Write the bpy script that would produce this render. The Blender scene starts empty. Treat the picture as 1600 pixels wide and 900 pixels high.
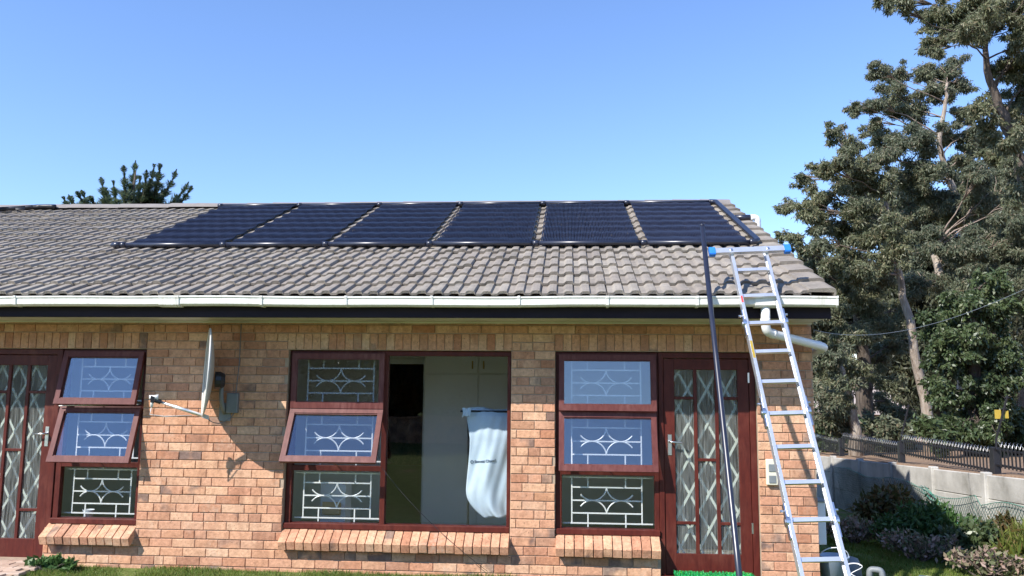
import bpy, math, random
import numpy as np
from math import sin, cos, tan, pi, radians, sqrt, atan2
from mathutils import Vector, Matrix

random.seed(7); rng = np.random.default_rng(7)
S = bpy.context.scene
COL = S.collection

# ------------------------------------------------------------------ camera
PITCH, YAW, ROLL = radians(7.0), radians(4.1), radians(0.48)
FOC = 1250.0                                   # focal length in pixels of a 1600 px wide frame
CAM = Vector((0.0, -7.9, 1.79))
fw = Vector((-sin(YAW) * cos(PITCH), cos(YAW) * cos(PITCH), sin(PITCH)))
r0 = Vector((cos(YAW), sin(YAW), 0)); u0 = r0.cross(fw)
RT = r0 * cos(ROLL) + u0 * sin(ROLL); UP = -r0 * sin(ROLL) + u0 * cos(ROLL)
cd = bpy.data.cameras.new('camera'); co = bpy.data.objects.new('camera', cd); COL.objects.link(co)
m3 = Matrix((RT, UP, -fw)).transposed()
co.matrix_world = Matrix.Translation(CAM) @ m3.to_4x4()
cd.sensor_width = 36.0; cd.lens = 36.0 * FOC / 1600.0; cd.clip_end = 2000; cd.clip_start = 0.05
S.camera = co

# ------------------------------------------------------------------ sky, sun, exposure
SUN = Vector((-1.01, -1.0, 1.226)).normalized()       # towards the sun
elev = math.asin(SUN.z)
W = bpy.data.worlds.new('World'); S.world = W; W.use_nodes = True
nt = W.node_tree; bg = nt.nodes['Background']
sky = nt.nodes.new('ShaderNodeTexSky'); sky.sky_type = 'NISHITA'; sky.sun_disc = False
sky.sun_elevation = elev; sky.sun_rotation = atan2(SUN.x, SUN.y)
sky.air_density = 1.2; sky.dust_density = 0.0; sky.ozone_density = 7.0; sky.altitude = 0
tint = nt.nodes.new('ShaderNodeMix'); tint.data_type = 'RGBA'; tint.blend_type = 'MULTIPLY'; tint.inputs[0].default_value = 1.0
tint.inputs[7].default_value = (1.0, 0.955, 1.05, 1)            # camera white balance on the whole sky
nt.links.new(sky.outputs[0], tint.inputs[6]); nt.links.new(tint.outputs[2], bg.inputs[0]); bg.inputs[1].default_value = 0.148
sl = bpy.data.lights.new('sun', 'SUN'); sl.energy = 4.6; sl.angle = radians(0.53); sl.color = (1.0, 0.95, 0.88)
so = bpy.data.objects.new('sun', sl); COL.objects.link(so)
so.rotation_euler = (-SUN).to_track_quat('-Z', 'Y').to_euler(); so.location = (-20, -20, 30)
S.view_settings.view_transform = 'Standard'; S.view_settings.look = 'None'
S.view_settings.exposure = 0.72; S.view_settings.gamma = 1.0
S.render.engine = 'CYCLES'
S.cycles.max_bounces = 9; S.cycles.transparent_max_bounces = 24; S.cycles.diffuse_bounces = 6
S.cycles.glossy_bounces = 4; S.cycles.transmission_bounces = 6; S.cycles.caustics_reflective = False
S.cycles.caustics_refractive = False

# ------------------------------------------------------------------ helpers
def ray(px, py): return RT * ((px - 800) / FOC) + UP * ((450 - py) / FOC) + fw
def onY(px, py, y=0.0): d = ray(px, py); return CAM + d * ((y - CAM.y) / d.y)
def onX(px, py, x): d = ray(px, py); return CAM + d * ((x - CAM.x) / d.x)
def atD(px, py, dist): return CAM + ray(px, py) * dist          # point at this depth along the view axis
def proj(p):
    v = Vector(p) - CAM; z = v.dot(fw)
    return 800 + FOC * v.dot(RT) / z, 450 - FOC * v.dot(UP) / z, z

def tag(o, label=None, cat=None, group=None, kind=None):
    if label: o['label'] = label
    if cat: o['category'] = cat
    if group: o['group'] = group
    if kind: o['kind'] = kind
    return o

def put(name, me, mat=None, parent=None, loc=None, rot=None):
    o = bpy.data.objects.new(name, me); COL.objects.link(o)
    if mat is not None and me is not None and len(me.materials) == 0: me.materials.append(mat)
    if loc is not None: o.location = loc
    if rot is not None: o.rotation_euler = rot
    if parent is not None:
        o.parent = parent
        if parent.get('_base') is not None:
            b = parent['_base']; o.matrix_parent_inverse = Matrix.Translation((-b[0], -b[1], -b[2]))
    return o

def thing(name, base, label, cat, group=None):
    o = bpy.data.objects.new(name, None); COL.objects.link(o); o.location = base
    o.empty_display_size = 0.1
    o['_base'] = [float(c) for c in base]
    return tag(o, label, cat, group)

class MB:
    def __init__(s): s.v = []; s.f = []
    def add(s, vs, fs):
        b = len(s.v); s.v += [tuple(p) for p in vs]; s.f += [tuple(i + b for i in f) for f in fs]; return s
    def box(s, x0, x1, y0, y1, z0, z1):
        return s.add([(x0,y0,z0),(x1,y0,z0),(x1,y1,z0),(x0,y1,z0),(x0,y0,z1),(x1,y0,z1),(x1,y1,z1),(x0,y1,z1)],
                     [(0,3,2,1),(4,5,6,7),(0,1,5,4),(1,2,6,5),(2,3,7,6),(3,0,4,7)])
    def cbox(s, x0, x1, y0, y1, z0, z1, c=0.004):
        """box with all twelve edges chamfered"""
        X, Y, Z = (x0, x1), (y0, y1), (z0, z1); vs = []; idx = {}
        for i in (0, 1):
            for j in (0, 1):
                for k in (0, 1):
                    sx, sy, sz = (c if i == 0 else -c), (c if j == 0 else -c), (c if k == 0 else -c)
                    for a, off in enumerate(((0, sy, sz), (sx, 0, sz), (sx, sy, 0))):
                        idx[(i, j, k, a)] = len(vs)
                        vs.append((X[i] + off[0], Y[j] + off[1], Z[k] + off[2]))
        g = idx; fs = []
        for i in (0, 1):
            q = [g[(i,0,0,0)], g[(i,1,0,0)], g[(i,1,1,0)], g[(i,0,1,0)]]; fs.append(q if i else q[::-1])
            q = [g[(0,i,0,1)], g[(1,i,0,1)], g[(1,i,1,1)], g[(0,i,1,1)]]; fs.append(q[::-1] if i else q)
            q = [g[(0,0,i,2)], g[(1,0,i,2)], g[(1,1,i,2)], g[(0,1,i,2)]]; fs.append(q if i else q[::-1])
        for j in (0, 1):
            for k in (0, 1):
                fs.append([g[(0,j,k,1)], g[(1,j,k,1)], g[(1,j,k,2)], g[(0,j,k,2)]])
                fs.append([g[(j,0,k,0)], g[(j,1,k,0)], g[(j,1,k,2)], g[(j,0,k,2)]])
                fs.append([g[(j,k,0,0)], g[(j,k,1,0)], g[(j,k,1,1)], g[(j,k,0,1)]])
        for i in (0, 1):
            for j in (0, 1):
                for k in (0, 1): fs.append([g[(i,j,k,0)], g[(i,j,k,1)], g[(i,j,k,2)]])
        return s.add(vs, fs)
    def obox(s, c, ax, ay, az):
        """box from centre and three half-extent vectors"""
        c, ax, ay, az = Vector(c), Vector(ax), Vector(ay), Vector(az)
        vs = [c - ax - ay - az, c + ax - ay - az, c + ax + ay - az, c - ax + ay - az,
              c - ax - ay + az, c + ax - ay + az, c + ax + ay + az, c - ax + ay + az]
        return s.add(vs, [(0,3,2,1),(4,5,6,7),(0,1,5,4),(1,2,6,5),(2,3,7,6),(3,0,4,7)])
    def bar(s, a, b, w, d, up=(0, 0, 1)):
        a, b = Vector(a), Vector(b); t = (b - a); n = t.normalized(); up = Vector(up)
        sd = n.cross(up).normalized(); u2 = sd.cross(n)
        return s.obox((a + b) / 2, t / 2, sd * w / 2, u2 * d / 2)
    def tube(s, path, r, n=8, cap=True):
        path = [Vector(p) for p in path]; m = len(path)
        rs = list(r) if hasattr(r, '__len__') else [r] * m
        rings = []; prev = None
        for i in range(m):
            t = (path[min(i + 1, m - 1)] - path[max(i - 1, 0)])
            if t.length < 1e-9: t = Vector((0, 0, 1))
            t.normalize()
            if prev is None:
                a = Vector((0, 0, 1)) if abs(t.z) < 0.9 else Vector((1, 0, 0))
                u = t.cross(a).normalized()
            else:
                u = (prev - t * prev.dot(t))
                u = u.normalized() if u.length > 1e-6 else t.orthogonal().normalized()
            prev = u; w = t.cross(u)
            rings.append([path[i] + (u * cos(2 * pi * k / n) + w * sin(2 * pi * k / n)) * rs[i] for k in range(n)])
        vs = [p for rg in rings for p in rg]; fs = []
        for i in range(m - 1):
            for k in range(n):
                k2 = (k + 1) % n
                fs.append((i * n + k, i * n + k2, (i + 1) * n + k2, (i + 1) * n + k))
        if cap: fs.append(tuple(range(n))[::-1]); fs.append(tuple((m - 1) * n + k for k in range(n)))
        return s.add(vs, fs)
    def extrude(s, prof, axis, a, b, close=True):
        """profile of (p,q) pairs swept along axis 'x' (p=y,q=z) from a to b"""
        n = len(prof)
        mk = (lambda t, p, q: (t, p, q)) if axis == 'x' else ((lambda t, p, q: (p, t, q)) if axis == 'y' else (lambda t, p, q: (p, q, t)))
        vs = [mk(a, p, q) for p, q in prof] + [mk(b, p, q) for p, q in prof]
        m = n if close else n - 1
        fs = [(i, (i + 1) % n, n + (i + 1) % n, n + i) for i in range(m)]
        if close: fs += [tuple(range(n))[::-1], tuple(range(n, 2 * n))]
        return s.add(vs, fs)
    def lathe(s, prof, n=24, origin=(0, 0, 0)):
        o = Vector(origin); vs = []; fs = []
        for r, z in prof:
            for k in range(n): vs.append(o + Vector((r * cos(2*pi*k/n), r * sin(2*pi*k/n), z)))
        for i in range(len(prof) - 1):
            for k in range(n):
                fs.append((i*n+k, i*n+(k+1)%n, (i+1)*n+(k+1)%n, (i+1)*n+k))
        return s.add(vs, fs)
    def mesh(s, name, smooth=False):
        me = bpy.data.meshes.new(name); me.from_pydata(s.v, [], s.f); me.update()
        if smooth: me.polygons.foreach_set('use_smooth', [True] * len(me.polygons))
        return me
    def build(s, name, mat, parent=None, smooth=False):
        return put(name, s.mesh(name, smooth), mat, parent)

def npmesh(name, V, Fq, smooth=False):
    """fast mesh from numpy: V (n,3), Fq (m,k)"""
    me = bpy.data.meshes.new(name); V = np.asarray(V, np.float32); Fq = np.asarray(Fq, np.int32)
    k = Fq.shape[1]; me.vertices.add(len(V)); me.vertices.foreach_set('co', V.ravel())
    me.loops.add(Fq.size); me.loops.foreach_set('vertex_index', Fq.ravel())
    me.polygons.add(len(Fq)); me.polygons.foreach_set('loop_start', np.arange(0, Fq.size, k, dtype=np.int32))
    me.polygons.foreach_set('loop_total', np.full(len(Fq), k, np.int32))
    if smooth: me.polygons.foreach_set('use_smooth', [True] * len(Fq))
    me.update(calc_edges=True); return me

# ------------------------------------------------------------------ materials
def newmat(name):
    m = bpy.data.materials.new(name); m.use_nodes = True
    return m, m.node_tree, m.node_tree.nodes['Principled BSDF']

def ramp(nt, fac, stops):
    r = nt.nodes.new('ShaderNodeValToRGB'); el = r.color_ramp.elements
    while len(el) > 1: el.remove(el[0])
    el[0].position = stops[0][0]; el[0].color = (*stops[0][1], 1)
    for p, c in stops[1:]:
        e = el.new(p); e.color = (*c, 1)
    nt.links.new(fac, r.inputs[0]); return r.outputs[0]

def noise(nt, scale, detail=4, rough=0.6, vec=None, stretch=None):
    n = nt.nodes.new('ShaderNodeTexNoise'); n.inputs['Scale'].default_value = scale
    n.inputs['Detail'].default_value = detail; n.inputs['Roughness'].default_value = rough
    if vec is None:
        g = nt.nodes.new('ShaderNodeNewGeometry'); vec = g.outputs['Position']
    if stretch:
        mp = nt.nodes.new('ShaderNodeMapping'); mp.inputs['Scale'].default_value = stretch
        nt.links.new(vec, mp.inputs[0]); vec = mp.outputs[0]
    nt.links.new(vec, n.inputs['Vector']); return n.outputs[0]

def mixc(nt, fac, a, b, mode='MIX'):
    m = nt.nodes.new('ShaderNodeMix'); m.data_type = 'RGBA'; m.blend_type = mode
    for sock, v in ((m.inputs[0], fac), (m.inputs[6], a), (m.inputs[7], b)):
        if isinstance(v, (int, float)): sock.default_value = v
        elif isinstance(v, tuple): sock.default_value = (*v, 1)
        else: nt.links.new(v, sock)
    return m.outputs[2]

def math_(nt, op, a, b=None, clamp=False):
    m = nt.nodes.new('ShaderNodeMath'); m.operation = op; m.use_clamp = clamp
    for i, v in enumerate((a, b)):
        if v is None: continue
        if isinstance(v, (int, float)): m.inputs[i].default_value = v
        else: nt.links.new(v, m.inputs[i])
    return m.outputs[0]

def rnd(nt):
    g = nt.nodes.new('ShaderNodeNewGeometry'); o = nt.nodes.new('ShaderNodeObjectInfo')
    a = math_(nt, 'MULTIPLY', g.outputs['Random Per Island'], 7.31)
    return math_(nt, 'FRACT', math_(nt, 'ADD', a, math_(nt, 'MULTIPLY', o.outputs['Random'], 5.77)))

def bump(nt, bsdf, h, strength=0.4, dist=0.01):
    b = nt.nodes.new('ShaderNodeBump'); b.inputs['Strength'].default_value = strength; b.inputs['Distance'].default_value = dist
    nt.links.new(h, b.inputs['Height']); nt.links.new(b.outputs[0], bsdf.inputs['Normal'])

def simple(name, stops, scale=6, detail=5, rough=0.6, metal=0.0, bmp=0.0, bscale=None, bdist=0.005, stretch=None, spec=0.5, rand=0.0):
    m, nt, b = newmat(name)
    if len(stops) == 1: b.inputs['Base Color'].default_value = (*stops[0], 1)
    else:
        f = noise(nt, scale, detail, stretch=stretch)
        k = len(stops)
        c = ramp(nt, f, [(0.3 + 0.4 * i / (k - 1), s) for i, s in enumerate(stops)])
        if rand > 0:
            c = mixc(nt, 1.0, c, ramp(nt, rnd(nt), [(0, (1 - rand,) * 3), (1, (1 + rand,) * 3)]), 'MULTIPLY')
        nt.links.new(c, b.inputs['Base Color'])
    b.inputs['Roughness'].default_value = rough; b.inputs['Metallic'].default_value = metal
    b.inputs['Specular IOR Level'].default_value = spec
    if bmp: bump(nt, b, noise(nt, bscale or scale * 4, 4, stretch=stretch), bmp, bdist)
    return m

def brick_material(name, bright=1.0):
    m, nt, b = newmat(name); r = rnd(nt)
    base = ramp(nt, r, [(0.0, (0.58, 0.315, 0.19)), (0.18, (0.64, 0.385, 0.24)), (0.34, (0.56, 0.295, 0.185)), (0.5, (0.66, 0.43, 0.28)),
                        (0.64, (0.53, 0.265, 0.165)), (0.76, (0.62, 0.35, 0.215)), (0.88, (0.46, 0.215, 0.125)), (0.95, (0.42, 0.235, 0.155)), (1.0, (0.54, 0.285, 0.16))])
    r2 = math_(nt, 'FRACT', math_(nt, 'MULTIPLY', r, 13.7))
    # flashing: bands of darker burnt clay inside one brick
    n1 = noise(nt, 7.5, 3, 0.55, stretch=(1.0, 1.0, 0.45))
    fl = math_(nt, 'MULTIPLY', ramp(nt, n1, [(0.46, (0, 0, 0)), (0.60, (1, 1, 1))]), math_(nt, 'ADD', math_(nt, 'MULTIPLY', r2, 0.55), 0.05))
    c = mixc(nt, fl, base, (0.31, 0.145, 0.085))
    n0 = noise(nt, 5.0, 2, 0.5)
    burnt = math_(nt, 'MULTIPLY', ramp(nt, n0, [(0.46, (0, 0, 0)), (0.58, (1, 1, 1))]), ramp(nt, r2, [(0.86, (0, 0, 0)), (0.94, (0.7, 0.7, 0.7))]))
    c = mixc(nt, burnt, c, (0.115, 0.10, 0.10))
    n2 = noise(nt, 26, 4, 0.7)
    c = mixc(nt, 1.0, c, ramp(nt, n2, [(0.3, (0.74, 0.71, 0.69)), (0.7, (1.22, 1.21, 1.20))]), 'MULTIPLY')
    n3 = noise(nt, 48, 2, 0.6)
    c = mixc(nt, ramp(nt, n3, [(0.63, (0, 0, 0)), (0.70, (0.8, 0.8, 0.8))]), c, (0.17, 0.085, 0.05))
    sm = math_(nt, 'MULTIPLY', ramp(nt, noise(nt, 2.1, 5, 0.65), [(0.54, (0, 0, 0)), (0.72, (0.55,) * 3)]), ramp(nt, noise(nt, 19, 4, 0.7), [(0.42, (0, 0, 0)), (0.62, (1, 1, 1))]))
    c = mixc(nt, sm, c, (0.60, 0.47, 0.36))
    nt.links.new(c, b.inputs['Base Color']); b.inputs['Roughness'].default_value = 0.9
    b.inputs['Specular IOR Level'].default_value = 0.2
    bump(nt, b, math_(nt, 'ADD', n2, math_(nt, 'MULTIPLY', n3, 0.7)), 0.55, 0.006)
    return m

def leaf_material(name, stops, trans=0.25, rough=0.5, spec=0.4):
    m, nt, b = newmat(name)
    g = nt.nodes.new('ShaderNodeNewGeometry')
    c = ramp(nt, g.outputs['Random Per Island'], [(i / (len(stops) - 1), s) for i, s in enumerate(stops)])
    big = noise(nt, 0.9, 3)
    c = mixc(nt, 1.0, c, ramp(nt, big, [(0.3, (0.72, 0.76, 0.74)), (0.7, (1.22, 1.18, 1.05))]), 'MULTIPLY')
    nt.links.new(c, b.inputs['Base Color']); b.inputs['Roughness'].default_value = rough
    b.inputs['Specular IOR Level'].default_value = spec
    t = nt.nodes.new('ShaderNodeBsdfTranslucent'); nt.links.new(c, t.inputs[0])
    mx = nt.nodes.new('ShaderNodeMixShader'); mx.inputs[0].default_value = trans
    nt.links.new(b.outputs[0], mx.inputs[1]); nt.links.new(t.outputs[0], mx.inputs[2])
    nt.links.new(mx.outputs[0], nt.nodes['Material Output'].inputs[0])
    return m

def glass_material(name, refl=0.16, tint=(0.90, 0.94, 0.95), rough=0.0):
    m, nt, b = newmat(name); nt.nodes.remove(b)
    tr = nt.nodes.new('ShaderNodeBsdfTransparent'); tr.inputs[0].default_value = (*tint, 1)
    gl = nt.nodes.new('ShaderNodeBsdfGlossy'); gl.inputs['Roughness'].default_value = rough
    bn = nt.nodes.new('ShaderNodeBump'); bn.inputs['Strength'].default_value = 0.05; bn.inputs['Distance'].default_value = 0.01
    nt.links.new(noise(nt, 2.2, 1), bn.inputs['Height']); nt.links.new(bn.outputs[0], gl.inputs['Normal'])
    lw = nt.nodes.new('ShaderNodeLayerWeight'); lw.inputs[0].default_value = 0.5
    f = math_(nt, 'ADD', math_(nt, 'MULTIPLY', math_(nt, 'POWER', lw.outputs['Facing'], 4.0), 0.6), refl + 0.035, True)
    mx = nt.nodes.new('ShaderNodeMixShader'); nt.links.new(f, mx.inputs[0])
    nt.links.new(tr.outputs[0], mx.inputs[1]); nt.links.new(gl.outputs[0], mx.inputs[2])
    nt.links.new(mx.outputs[0], nt.nodes['Material Output'].inputs[0]); return m

def obscure_material(name):
    m, nt, b = newmat(name)
    st = noise(nt, 26, 3, 0.6, stretch=(3.6, 1, 0.12))
    b.inputs['Base Color'].default_value = (0.62, 0.63, 0.60, 1); b.inputs['Roughness'].default_value = 0.22
    bump(nt, b, st, 0.4, 0.006)
    tr = nt.nodes.new('ShaderNodeBsdfTransparent'); tr.inputs[0].default_value = (0.86, 0.89, 0.87, 1)
    mx = nt.nodes.new('ShaderNodeMixShader')
    nt.links.new(ramp(nt, st, [(0.40, (0.03,) * 3), (0.70, (0.20,) * 3)]), mx.inputs[0])
    nt.links.new(tr.outputs[0], mx.inputs[1]); nt.links.new(b.outputs[0], mx.inputs[2])
    nt.links.new(mx.outputs[0], nt.nodes['Material Output'].inputs[0]); return m

M = {}
M['brick'] = brick_material('clay face brick')
M['mortar'] = simple('sand mortar', [(0.36, 0.27, 0.195), (0.47, 0.36, 0.265)], 18, rough=0.95, bmp=0.5, bscale=120, bdist=0.004, spec=0.1)
M['frame'] = simple('oiled mahogany', [(0.085, 0.012, 0.008), (0.125, 0.019, 0.012), (0.10, 0.015, 0.010)], 5, rough=0.5, bmp=0.12, bscale=60, bdist=0.002, stretch=(4, 4, 0.5), spec=0.25)
M['sash'] = simple('sun faded mahogany sash', [(0.125, 0.032, 0.027), (0.175, 0.050, 0.043)], 6, rough=0.5, bmp=0.1, bscale=70, bdist=0.002, spec=0.3)
def timber(name, a, b_, faded, rough=0.5):
    m, nt, b = newmat(name)
    g = noise(nt, 9, 5, 0.65, stretch=(3, 3, 0.7)); big = noise(nt, 2.3, 4, 0.6); sc = noise(nt, 45, 3, 0.6)
    c = mixc(nt, ramp(nt, g, [(0.35, (0, 0, 0)), (0.65, (1, 1, 1))]), a, b_)
    c = mixc(nt, math_(nt, 'MULTIPLY', ramp(nt, big, [(0.48, (0, 0, 0)), (0.70, (0.55,) * 3)]), ramp(nt, g, [(0.4, (0.2,) * 3), (0.6, (1, 1, 1))])), c, faded)
    c = mixc(nt, ramp(nt, sc, [(0.68, (0, 0, 0)), (0.74, (0.35,) * 3)]), c, faded)
    nt.links.new(c, b.inputs['Base Color']); b.inputs['Roughness'].default_value = rough; b.inputs['Specular IOR Level'].default_value = 0.28
    bump(nt, b, g, 0.25, 0.003); return m
M['frame'] = timber('weathered mahogany', (0.069, 0.011, 0.008), (0.107, 0.019, 0.012), (0.163, 0.056, 0.039))
M['sash'] = timber('sun faded mahogany sash', (0.101, 0.026, 0.023), (0.145, 0.044, 0.038), (0.220, 0.101, 0.088))
M['glass'] = glass_material('window glass', 0.015, (0.96, 0.97, 0.97))
M['sashglass'] = glass_material('reflective sash glass', 0.105, (0.93, 0.95, 0.97))
M['obscure'] = obscure_material('reeded obscure glass')
M['white'] = simple('white enamel', [(0.78, 0.78, 0.75), (0.84, 0.84, 0.82)], 5, rough=0.35)
M['gutter'] = simple('white pvc gutter', [(0.76, 0.75, 0.69), (0.84, 0.83, 0.78), (0.80, 0.79, 0.73)], 3.0, rough=0.32)
def grimy(name, base, dirt, amt=0.55, rough=0.38):
    m, nt, b = newmat(name)
    big = noise(nt, 1.3, 4, 0.6); st = noise(nt, 14, 4, 0.65, stretch=(1.6, 1.0, 0.16))
    f = math_(nt, 'MULTIPLY', ramp(nt, st, [(0.50, (0, 0, 0)), (0.72, (1, 1, 1))]), ramp(nt, big, [(0.38, (0.12,) * 3), (0.66, (amt,) * 3)]))
    c = mixc(nt, f, base, dirt)
    fine = noise(nt, 60, 3); c = mixc(nt, 1.0, c, ramp(nt, fine, [(0.3, (0.93,) * 3), (0.7, (1.04,) * 3)]), 'MULTIPLY')
    nt.links.new(c, b.inputs['Base Color']); b.inputs['Roughness'].default_value = rough; return m
M['gutter'] = grimy('weathered white pvc gutter', (0.80, 0.79, 0.73), (0.42, 0.38, 0.28))
M['pvc'] = simple('white pvc pipe', [(0.72, 0.74, 0.74), (0.80, 0.81, 0.81)], 6, rough=0.35)
M['fascia'] = simple('dark painted fascia board', [(0.016, 0.013, 0.020), (0.030, 0.023, 0.030)], 4, rough=0.75, stretch=(0.3, 1, 2), spec=0.12)
M['soffit'] = simple('cream soffit board', [(0.46, 0.44, 0.40), (0.60, 0.58, 0.53), (0.64, 0.62, 0.57)], 2.5, rough=0.8)
M['plaster'] = simple('interior plaster', [(0.70, 0.69, 0.65), (0.76, 0.75, 0.71)], 3, rough=0.9)
M['floor'] = simple('interior floor', [(0.26, 0.22, 0.18), (0.36, 0.31, 0.26)], 8, rough=0.45)
M['cupboard'] = simple('cupboard laminate', [(0.76, 0.76, 0.73), (0.82, 0.82, 0.79)], 3, rough=0.5)
M['brass'] = simple('brass', [(0.45, 0.30, 0.10)], rough=0.35, metal=0.9)
M['steel'] = simple('brushed steel', [(0.62, 0.62, 0.62), (0.70, 0.70, 0.71)], 20, rough=0.3, metal=1.0)
M['alu'] = simple('aluminium', [(0.66, 0.67, 0.69), (0.80, 0.81, 0.83)], 9, rough=0.36, metal=0.75, bmp=0.05, bscale=90)
M['blue'] = simple('blue rubber', [(0.015, 0.16, 0.62), (0.03, 0.22, 0.75)], 10, rough=0.45)
M['yellow'] = simple('yellow plastic', [(0.34, 0.23, 0.02), (0.42, 0.30, 0.04)], 9, rough=0.5)
M['red'] = simple('red print', [(0.55, 0.06, 0.05)], rough=0.6)
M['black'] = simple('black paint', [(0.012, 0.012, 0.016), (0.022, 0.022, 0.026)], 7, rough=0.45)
M['blackpipe'] = simple('black polyethylene pipe', [(0.012, 0.014, 0.028), (0.022, 0.025, 0.042)], 5, rough=0.33, spec=0.7)
M['mat'] = simple('black rubber heating mat', [(0.010, 0.012, 0.026), (0.020, 0.023, 0.042)], 7, rough=0.42, spec=0.5)
M['dish'] = simple('grey dish paint', [(0.50, 0.49, 0.46), (0.60, 0.59, 0.56)], 5, rough=0.4)
M['tile'] = None
M['grey'] = simple('grey plastic', [(0.16, 0.18, 0.19), (0.22, 0.24, 0.25)], 6, rough=0.5)
M['bluegrey'] = simple('pale blue plastic', [(0.30, 0.38, 0.48), (0.38, 0.46, 0.55)], 6, rough=0.5)
M['precast'] = simple('weathered concrete', [(0.26, 0.25, 0.22), (0.42, 0.405, 0.37), (0.53, 0.515, 0.475)], 2.6, 8, rough=0.92, bmp=0.4, bscale=40, bdist=0.01)
M['wire'] = simple('green coated wire', [(0.05, 0.20, 0.15), (0.10, 0.28, 0.21)], 6, rough=0.5)
M['netwire'] = simple('galvanised green netting', [(0.05, 0.10, 0.08), (0.10, 0.16, 0.13)], 5, rough=0.5)
M['bark'] = simple('gum bark', [(0.17, 0.12, 0.085), (0.34, 0.28, 0.225), (0.46, 0.41, 0.35)], 4, 6, rough=0.9, bmp=0.7, bscale=9, bdist=0.05, stretch=(4, 4, 0.5))
M['darkbark'] = simple('dark bark', [(0.045, 0.034, 0.028), (0.10, 0.078, 0.062), (0.15, 0.12, 0.10)], 5, 6, rough=0.95, bmp=0.7, bscale=10, bdist=0.05, stretch=(4, 4, 0.5))
M['limb'] = simple('pale limb bark', [(0.16, 0.11, 0.08), (0.34, 0.27, 0.22)], 5, 5, rough=0.9, bmp=0.4, bscale=12, bdist=0.03)
M['leafA'] = leaf_material('gum leaves', [(0.090, 0.113, 0.061), (0.173, 0.189, 0.113), (0.243, 0.250, 0.173), (0.123, 0.148, 0.087), (0.275, 0.228, 0.154)], 0.34)
M['leafB'] = leaf_material('dull gum leaves', [(0.079, 0.108, 0.069), (0.154, 0.177, 0.115), (0.220, 0.230, 0.164), (0.110, 0.138, 0.090), (0.262, 0.215, 0.151)], 0.34)
M['leafC'] = leaf_material('dark creeper leaves', [(0.041, 0.067, 0.029), (0.090, 0.126, 0.054), (0.058, 0.089, 0.038), (0.126, 0.144, 0.072)], 0.22, rough=0.4, spec=0.5)
M['leafD'] = leaf_material('dark background leaves', [(0.034, 0.044, 0.028), (0.071, 0.081, 0.048), (0.103, 0.101, 0.067)], 0.25)
M['leafP'] = leaf_material('conifer needles', [(0.055, 0.095, 0.075), (0.100, 0.150, 0.105), (0.165, 0.190, 0.095), (0.065, 0.110, 0.090)], 0.4)
M['leafG'] = leaf_material('garden leaves', [(0.050, 0.115, 0.032), (0.095, 0.180, 0.055), (0.070, 0.145, 0.045)], 0.3)
M['leafR'] = leaf_material('rusty leaves', [(0.110, 0.085, 0.032), (0.075, 0.095, 0.030), (0.150, 0.090, 0.040), (0.060, 0.085, 0.026)], 0.25)
M['leafY'] = leaf_material('yellow green leaves', [(0.135, 0.189, 0.034), (0.216, 0.230, 0.054), (0.095, 0.142, 0.030), (0.203, 0.121, 0.047)], 0.3)
M['leafM'] = leaf_material('mauve flower sprays', [(0.286, 0.209, 0.187), (0.440, 0.308, 0.275), (0.165, 0.176, 0.099), (0.121, 0.165, 0.066)], 0.25)
M['grass'] = leaf_material('grass blades', [(0.11, 0.20, 0.035), (0.19, 0.27, 0.06), (0.15, 0.23, 0.045), (0.32, 0.29, 0.12)], 0.35)
M['cloth'] = simple('pale blue woven plastic', [(0.50, 0.62, 0.74), (0.62, 0.72, 0.80)], 5, rough=0.55, bmp=0.15, bscale=30)
M['ink'] = simple('dark blue print', [(0.03, 0.06, 0.13)], rough=0.6)
M['card'] = simple('white carton', [(0.66, 0.70, 0.76), (0.74, 0.77, 0.82)], 4, rough=0.7)
M['kraft'] = simple('brown card', [(0.46, 0.33, 0.20)], rough=0.8)
M['ridge'] = simple('pale ridge mortar', [(0.20, 0.18, 0.165), (0.26, 0.235, 0.215)], 4, rough=0.9, bmp=0.4, bscale=40)
M['mat_green'] = leaf_material('green plastic turf', [(0.01, 0.30, 0.07), (0.02, 0.42, 0.10), (0.01, 0.36, 0.16), (0.10, 0.45, 0.05)], 0.2)
M['paver'] = simple('worn clay paver', [(0.36, 0.24, 0.18), (0.46, 0.33, 0.25), (0.50, 0.40, 0.33)], 6, rough=0.92, bmp=0.4, bscale=60, rand=0.15)

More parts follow.
